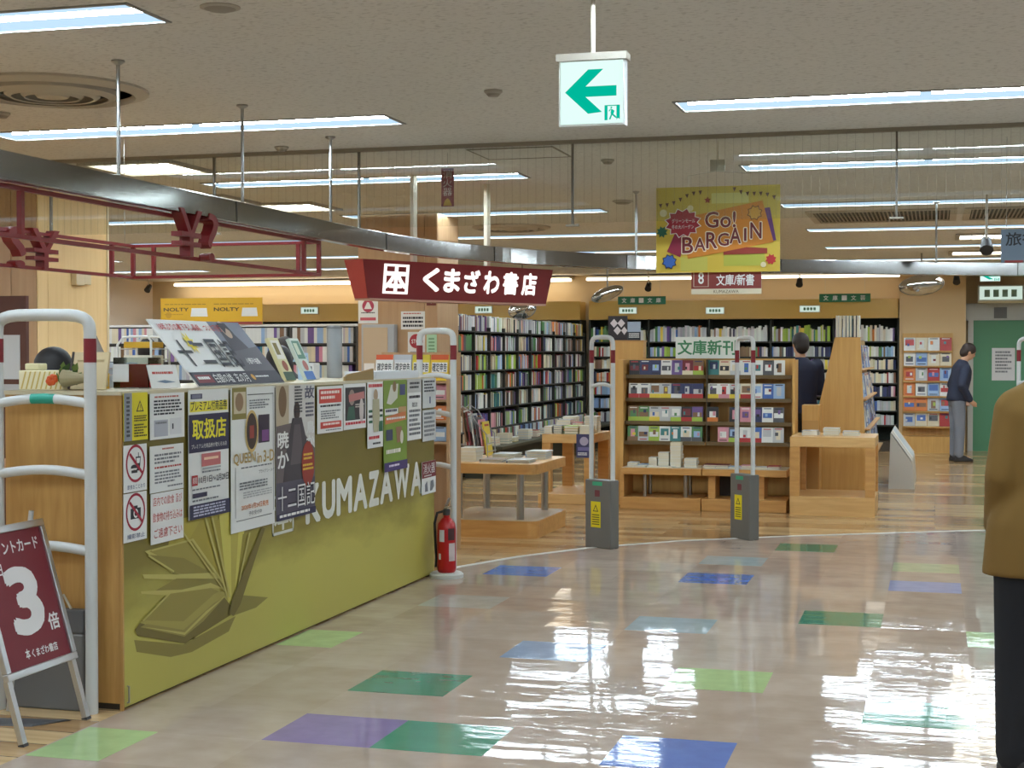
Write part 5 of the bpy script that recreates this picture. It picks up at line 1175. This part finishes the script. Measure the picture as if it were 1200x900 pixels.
for j in range(7): MB().add([(-.475, 17.44+j*.25, .63), (-.475, 17.66+j*.25, .63), (-.245, 17.66+j*.25, .31), (-.245, 17.44+j*.25, .31)], [(0, 3, 2, 1)], rm.choice([(224, 222, 214), (206, 196, 180), (190, 200, 204)])).build('magazine', t, w=True)

# ------------------------------------------------------------------ behind the counter
y = 15.0; xa, xb = HY(118, 400, y).x, HY(418, 400, y).x
t = thing('bookcase', 'white topped bookcase seen over the counter behind the staff', 'bookcase', ((xa+xb)/2, y+.15, 0))
MB().box(xa, xb, y+.22, y+.24, 0, 1.82, (70, 66, 62)).build('back_panel', t, w=True); MB().box(xa, xb, y-.0, y+.24, 1.80, 1.825, (226, 226, 222)).build('top_board', t, w=True)
nb = 4; xs_ = [xa+(xb-xa)*i/nb for i in range(nb+1)]
for x in xs_: MB().box(x-.012, x+.012, y, y+.22, 0, 1.80, (66, 60, 54)).build('divider', t, w=True)
for r, z in enumerate((1.22, 1.42, 1.62)):
    for b_i, (a, b) in enumerate(zip(xs_[:-1], xs_[1:])):
        MB().box(a+.012, b-.012, y, y+.22, z-.02, z, (60, 56, 50)).build('shelf_board', t, w=True)
        x = a+.02; i = 0
        vis = r == 2 and b_i in (0, 2, 3)
        while x < b-.07:
            th = rb.uniform(.022, .05); c = rb.choice(['white']*6+['pale grey']*6+['cream']*2+['pink', 'pale blue', 'pale blue', 'blue', 'purple', 'teal', 'brown'])
            if x+th > b-.016: break
            if vis and NBOOK[0] < 395: book((x+th, y+.01, z+.0005), (.12, th, .165), c, '%s spine, %s from left in the %s bay over the counter' % (c, nth(i), ORD[b_i]), 'books in the white topped bookcase', (0, 0, PI/2)); i += 1
            else: stuff_book('mid', x, x+th-.001, y+.01, y+.13, z+.0005, z+.165, jitter(PC[c], rb))
            x += th+.0008
flush_stuff('mid', 'books', 'books on the lower shelves of the white topped bookcase', 'books')
p0, p1 = HY(184, 388, 14.9), HY(303, 356, 14.9)
w_ = p1.x-p0.x; h_ = p1.z-p0.z
o = sheet('brand_header_board', 'bright yellow header board lettered NOLTY twice', 'sign', w_, h_, ((p0.x+p1.x)/2, 14.985, 1.826), 0, (222, 172, 24), [('R', 0, .9, 1, 1, (150, 60, 50)), ('L', .04, .22, .45, .27, 1, (150, 110, 20)), ('L', .53, .22, .95, .27, 1, (150, 110, 20)), ('T', 'NOLTY', .03, .36, .28, .5, (66, 52, 30), .03), ('T', 'NOLTY', .53, .36, .78, .5, (66, 52, 30), .03), ('P', [(.31, .38), (.46, .38), (.47, .7), (.3, .7)], WHITE), ('P', [(.81, .38), (.95, .38), (.96, .7), (.8, .7)], WHITE), ('O', .08, .64, .03, (200, 150, 30)), ('L', .04, .6, .24, .66, 1, (190, 140, 20))], t=.012)
t = thing('steel_canister', 'tall brushed steel cylinder standing at the back of the counter', 'canister', (-3.76, HX(392, 400, -3.76).y, TOP)); MB().lathe([(.05, 0), (.05, .33), (.046, .34)], (150, 152, 152, .35, .6), n=24).build('body', t, smooth=True); MB().lathe([(.052, .318), (.052, .332)], (120, 122, 122, .35), n=24).build('rim', t)
t = thing('lectern_panel', 'brown dark frame notice board at the far left edge', 'notice board', (-5.28, 7.6, 0))
t.location = (HY(8, 420, 7.8).x, 7.8, 0)
MB().box(-.3, .13, 0, .03, 0, 1.85, (92, 52, 40)).build('board', t); MB().box(-.12, .09, -.004, 0, 1.36, 1.62, (206, 208, 210)).build('notice_sheet', t); MB().box(-.12, .09, -.004, 0, 1.2, 1.33, (190, 190, 192)).build('notice_sheet', t)
p = HX(93, 326, -6.488)
t = thing('switch_box', 'pale pair of switch boxes on the wood pillar', 'switch', (-6.487, p.y, p.z-.06), PI/2); MB().box(-.12, 0.0, -.05, 0, 0, .11, (222, 210, 180, .5)).build('box', t, bevel=.006); MB().box(.01, .11, -.04, 0, .01, .1, (222, 210, 180, .5)).build('box', t, bevel=.006)
# magazine rack of tax guides
ry = 10.9; xa, xb = HY(432, 430, ry).x, HY(526, 430, ry).x
t = thing('guide_rack', 'rack of yellow and white guidebooks behind the counter end', 'rack', ((xa+xb)/2, ry+.15, 0))
MB().box(xa, xb, ry+.28, ry+.3, 0, 1.52, 'wood_brown').build('back_board', t, w=True)
for x in (xa, xb-.02): MB().box(x, x+.02, ry, ry+.28, 0, 1.34, 'wood_brown').build('side', t, w=True)
gz = [1.30, 1.16, 1.0, .84]
for i, z in enumerate(gz):
    MB().box(xa+.02, xb-.02, ry+.02, ry+.28, z-.015, z, 'wood_brown').build('shelf_board', t, w=True)
    for j in range(4):
        x = xa+.025+j*(xb-xa-.05)/4
        if i == 0:
            cov = [(226, 226, 222), (206, 210, 214), (226, 206, 60), (226, 190, 40)][j]
            sheet('guidebook', ['white guidebook with orange top strip behind the counter', 'grey white guidebook second in the rack behind the counter', 'pale yellow guidebook third in the rack behind the counter', 'bright yellow guidebook beside the far gate'][j], 'book', .14, .2, (x+.075, ry+.06, z+.004), 0, cov, [('R', 0, .0, 1, .2, [(206, 84, 40), (180, 184, 190), (214, 196, 60), (206, 90, 40)][j]), ('R', .06, .3, .94, .68, WHITE), ('T', '確定申告', .08, .32, .92, .66, INK, .02), ('R', .1, .74, .9, .92, [(206, 206, 200), (190, 120, 60), (190, 160, 30), (206, 160, 20)][j])], tilt=-.15, t=.02)
        else:
            c = [['pink', 'white', 'pale blue', 'pink'], ['orange', 'yellow', 'white', 'orange'], ['blue', 'white', 'green', 'pale blue']][i-1][j]
            book((x, ry+.06, z+.004), (.13, .015, .11), c, '%s booklet, %s in the %s row of the guide rack' % (c, ORD[j], ORD[i]), 'booklets in the guide rack', (-.15, 0, 0), pic='white', name='booklet', cat='book')
# notices on the brown pillar
py_ = PB-.0125
def pil(name, label, px0, py0, px1, py1, paper, items, cat='notice'):
    a = HY(px0, py0, py_); b = HY(px1, py1, py_); sheet(name, label, cat, b.x-a.x, a.z-b.z, ((a.x+b.x)/2, py_-.0025, b.z), 0, paper, items, t=.002)
pil('payment_sign', 'white sign with pink round emblem on the brown pillar', 420, 350, 443, 379, WHITE, [('O', .5, .3, .3, (176, 60, 84)), ('P', [(.3, .42), (.45, .15), (.55, .15), (.7, .42)], WHITE), ('L', .15, .55, .85, .62, 1, INK), ('R', .1, .76, .9, .88, (190, 80, 90))], 'sign')
pil('pillar_notice', 'upper white notice on the brown pillar with black lines', 470, 365, 498, 386, WHITE, [('L', .1, .08, .9, .2, 1, (190, 110, 100)), ('L', .08, .3, .92, .95, 3, INK)])
pil('stop_notice', 'white notice with a round red stop mark on the pillar', 478, 389, 498, 416, (214, 214, 212), [('O', .5, .4, .4, (170, 50, 60)), ('T', 'STOP', .22, .32, .8, .5, WHITE, .02), ('L', .15, .85, .85, .92, 1, GREY)])
pil('green_notice', 'narrow pale green paper on the right part of the pillar', 500, 392, 512, 432, (168, 206, 170), [('L', .2, .1, .8, .9, 8, (110, 150, 110))])
pil('emblem_plate', 'small maroon plate with white emblem just under the red sign', 500, 345, 511, 358, (110, 44, 40), [('T', '本', .2, .15, .8, .8, WHITE)])
t = thing('key_cabinet', 'shallow grey framed wall cabinet on the brown pillar', 'cabinet', (HY(447, 430, py_).x, py_-.001, 1.2)); MB().box(-.16, .16, -.1, -.0, 0, .58, (168, 172, 176, .4)).build('body', t, bevel=.005); MB().box(-.14, .1, -.106, -.1, .03, .55, (190, 168, 140, .4)).build('door', t); MB().box(-.13, -.03, -.11, -.106, .05, .22, (226, 224, 220)).build('paper', t); MB().box(.02, .09, -.11, -.106, .05, .3, (206, 206, 170)).build('paper', t)

# ------------------------------------------------------------------ mirrors, spot lamps and travel-side gate
def dome_mirror(loc, rx, rz_, label, tilt=0.0):
    t = thing('convex_mirror', label, 'mirror', loc); m = MB().ball((0, 0, 0), (rx, rx*.35, rz_), 'chrome', 20); R = Matrix.Rotation(tilt, 4, 'Y'); m.v = [tuple(R @ Vector(v)) for v in m.v]; m.build('mirror_dome', t, smooth=True)
    m = MB().lathe([(1.0, -.012), (1.03, 0), (1.0, .012)], (150, 146, 138, .4), n=28, caps=False); m.v = [tuple(R @ Vector((x*rx, z, y_*rz_))) for x, y_, z in m.v]; m.build('rim', t, smooth=True)
    MB().tube([(0, 0, rz_*.9), (0, .0, ZC-loc[2])], .012, (150, 146, 138, .4), n=8).build('hanger_rod', t)
dome_mirror((-4.3, 20.2, 2.32), .23, .09, 'slim tilted convex mirror above the long bookcase end', -.35)
dome_mirror((-.18, 20.2, 2.39), .28, .13, 'oval convex mirror hanging near the far right pier', -.12)
p = HY(612, 363, 20.3); dome_mirror((p.x, 20.3, p.z), .2, .13, 'dark convex mirror just above the long bookcase', -.2)
for (px, py, l) in ((760, 336, 'tiny black spotlight left of the maroon sign'), (937, 331, 'tiny black spotlight right of the bargain banner'), (1121, 328, 'tiny black spotlight near the small exit sign'), (174, 338, 'tiny black spotlight over the left bookcases'), (1156, 288, 'black spotlight hanging before the square lamps at right')):
    yy = 12.9 if py == 288 else 23.6; p = HY(px, py, yy); t = thing('spotlight', l, 'spotlight', (p.x, yy, p.z)); MB().tube([(0, .05, .05), (0, -.05, -.04)], [.04, .055], (40, 38, 36), n=12).build('head', t, smooth=True); MB().tube([(0, 0, .02), (0, 0, ZC-p.z)], .01, (206, 200, 186), n=6).build('stem', t)
gate((.70, 13.95), (.92, 13.70), 1.66, .018, (1.25,), .53, 'security gate at the right edge beyond the person in brown')

# ------------------------------------------------------------------ people
def fuse(m, name, parent, key, vox=.011, it=5):
    me = bpy.data.meshes.new(name); me.from_pydata(m.v, [], m.f); o = bpy.data.objects.new(name, me); COL.objects.link(o)
    r = o.modifiers.new('r', 'REMESH'); r.mode = 'VOXEL'; r.voxel_size = vox
    s = o.modifiers.new('s', 'SMOOTH'); s.iterations = it; s.factor = .5
    me2 = bpy.data.meshes.new_from_object(o.evaluated_get(bpy.context.evaluated_depsgraph_get())); bpy.data.objects.remove(o)
    me2.name = name; me2.materials.clear(); me2.materials.append(M(key)); me2.polygons.foreach_set('use_smooth', [True]*len(me2.polygons))
    q = bpy.data.objects.new(name, me2); COL.objects.link(q); q.parent = parent; return q
def person(label, loc, rz, h, coat, trousers, hair, shoes=(40, 36, 34), hem=.86, lean=0.0, bow=0.0, arms='down', mask=False, long_hair=False, skin=(206, 160, 130), vox=.012, legx=.1):
    t = thing('person', label, 'person', loc, rz); S = h/1.7
    def W(m):
        out = []
        for x, y, z in m.v:
            if z > 1.42 and bow:
                dy, dz = y, z-1.44; k = min(1, (z-1.42)/.08)*bow; y, z = dy*math.cos(k)-dz*math.sin(k), 1.44+dy*math.sin(k)+dz*math.cos(k)
            if z > .8 and lean:
                k = min(1, (z-.8)/.3)*lean; dz = z-.9; y, z = y*math.cos(k)-dz*math.sin(k), .9+y*math.sin(k)+dz*math.cos(k)
            out.append((x*S, y*S, z*S))
        m.v = out; return m
    def limb(m, pts, rs, k=0):
        m.tube(pts, rs, k, n=12)
        for p, r in zip(pts, rs): m.ball(p, r*.99, k, 10)
    ARM = {'down': [(.17, .01, 1.345), (.235, .02, 1.11), (.24, -.05, .87)], 'back': [(.19, 0, 1.37), (.25, .08, 1.12), (.15, .14, .93)], 'pocket': [(.165, .01, 1.335), (.235, .05, 1.09), (.19, -.11, .9)], 'slim': [(.13, .01, 1.325), (.175, .03, 1.09), (.16, -.1, .9)], 'fold': [(.19, 0, 1.37), (.23, .0, 1.1), (.14, -.22, 1.08)]}[arms]
    b = MB()
    b.loft([(.84, 0, .01, .13, .1), (.92, 0, .01, .165, .115), (1.05, 0, 0, .135, .1), (1.2, 0, 0, .16, .115), (1.32, 0, .01, .185, .11), (1.39, 0, .015, .15, .085), (1.43, 0, .015, .06, .06)], 0)
    limb(b, [(0, .012, 1.40), (0, -.002, 1.5)], [.058, .054])
    b.ball((0, -.005, 1.605), (.076, .095, .098), 0, 16); b.ball((0, -.03, 1.54), (.06, .066, .065), 0, 14); b.ball((0, -.103, 1.575), (.013, .018, .02), 0, 8)
    for s in (-1, 1):
        b.ball((s*.078, .005, 1.58), (.012, .02, .03), 0, 8)
        limb(b, [(s*x, y, z) for x, y, z in ARM], [.05, .04, .028])
        wx, wy, wz = ARM[2]; ex, ey, ez = ARM[1]; d = (Vector((wx, wy, wz))-Vector((ex, ey, ez))).normalized(); c = Vector((wx, wy, wz))+d*.05
        b.ball((s*c.x, c.y, c.z), (.022, .04, .05), 0, 10)
        for f in range(4):
            o_ = Vector((0, (f-1.5)*.019, 0)); l = (.075, .085, .08, .062)[f]; p0_ = c+d*.035+o_; p1_ = p0_+d*l*.5+Vector((-.006, 0, 0)); p2_ = p1_+d*l*.45+Vector((-.018, 0, 0))
            b.tube([(s*p.x, p.y, p.z) for p in (p0_, p1_, p2_)], [.0095, .009, .0075], 0, n=8)
        p0_ = c+Vector((0, -.03, 0))-d*.02; p1_ = p0_+d*.03+Vector((-.004, -.026, 0)); p2_ = p1_+d*.035; b.tube([(s*p.x, p.y, p.z) for p in (p0_, p1_, p2_)], [.012, .011, .009], 0, n=8)
        limb(b, [(s*.09, .01, .88), (s*.1, 0, .48), (s*.105, .02, .09)], [.08, .055, .038]); b.ball((s*.11, -.05, .045), (.042, .12, .038), 0, 10)
    fuse(W(b), 'body', t, skin, vox)
    c = MB(); hz = hem; r0 = .185 if hem > .8 else .245
    rings = [(hz, 0, .01, r0, .145), (max(hz+.05, .92), 0, .01, .19 if hem > .8 else .228, .142), (1.05, 0, .005, .175, .135), (1.2, 0, .005, .19, .142), (1.32, 0, .01, .205, .135), (1.385, 0, .015, .17, .105), (1.43, 0, .015, .085, .08), (1.455, 0, .012, .075, .072)]
    c.loft(rings, 0, 20)
    for s in (-1, 1): limb(c, [(s*x, y, z) for x, y, z in ARM], [.076, .066, .054])
    fuse(W(c), 'jacket', t, coat, vox, 14)
    tr = MB(); tr.loft([(.8, 0, .01, .13, .11), (.9, 0, .01, .178, .128), (.98, 0, .01, .172, .125)], 0)
    for s in (-1, 1): limb(tr, [(s*(legx-.01), .01, .86), (s*legx, .0, .48), (s*(legx+.008), .012, .1)], [.098, .078, .066])
    fuse(W(tr), 'trousers', t, trousers, vox)
    for s in (-1, 1):
        sh = MB().loft([(0, s*.112, -.055, .05, .145), (.03, s*.112, -.055, .052, .145), (.06, s*.112, -.03, .046, .11), (.1, s*.11, .015, .045, .06)], 0); fuse(W(sh), 'shoe', t, shoes, .01, 3)
    hr = MB(); hr.ball((0, .012, 1.622), (.09, .106, .1), 0, 18); hr.ball((0, .05, 1.57), (.078, .07, .085), 0, 14)
    if long_hair:
        hr.ball((0, .05, 1.5), (.095, .075, .13), 0, 14)
        for s in (-1, 1): hr.ball((s*.075, .0, 1.55), (.03, .06, .1), 0, 10)
    fuse(W(hr), 'hair', t, hair, .01, 3)
    for s in (-1, 1): W(MB().ball((s*.03, -.088, 1.6), (.012, .008, .006), (36, 26, 24), 8)).build('eye', t, smooth=True)
    if mask: W(MB().ball((0, -.058, 1.545), (.066, .068, .05), (222, 226, 230), 14)).build('face_mask', t, smooth=True)
    else: W(MB().ball((0, -.094, 1.535), (.02, .006, .005), (160, 90, 84), 8)).build('mouth', t, smooth=True)
    return t
person('person in brown coat and black trousers cropped by the right edge', (.395, 5.61, 0), PI+.2, 1.69, (122, 92, 40, .9), (30, 30, 34, .9), (40, 34, 30), hem=.74, vox=.01, arms='slim', legx=.118)
person('person in navy jacket and grey trousers standing by the green door', (.3, 22.1, 0), PI/2+.3, 1.66, (40, 46, 66, .8), (120, 124, 134, .8), (52, 40, 36), lean=.16, bow=.3, arms='pocket')
person('person in dark navy clothes half hidden by the gondola end', (-1.4, 16.5, 0), PI+.5, 1.72, (32, 36, 58, .8), (34, 38, 44, .8), (40, 32, 30), arms='fold')
person('masked staff member with black hair bowing behind the counter end', (-4.2, 6.66, 0), -PI/2+.5, 1.53, (206, 210, 216, .7), (40, 40, 46), (22, 20, 22), bow=.25, mask=True, long_hair=True, arms='fold')
person('person whose dark hair shows above the bookcase over the counter', (-7.75, 13.9, 0), PI, 1.66, (60, 60, 70), (40, 40, 46), (26, 22, 22))
person('dark haired man in black seen from behind over the counter', (-4.66, 10.4, 0), PI+.4, 1.62, (34, 34, 38), (40, 40, 46), (36, 30, 28), lean=.05)
person('staff member whose rounded black hair shows behind the leaning paperbacks', (-4.2, 9.3, 0), PI-.3, 1.55, (40, 40, 44), (40, 40, 46), (20, 18, 20), long_hair=True, arms='fold')
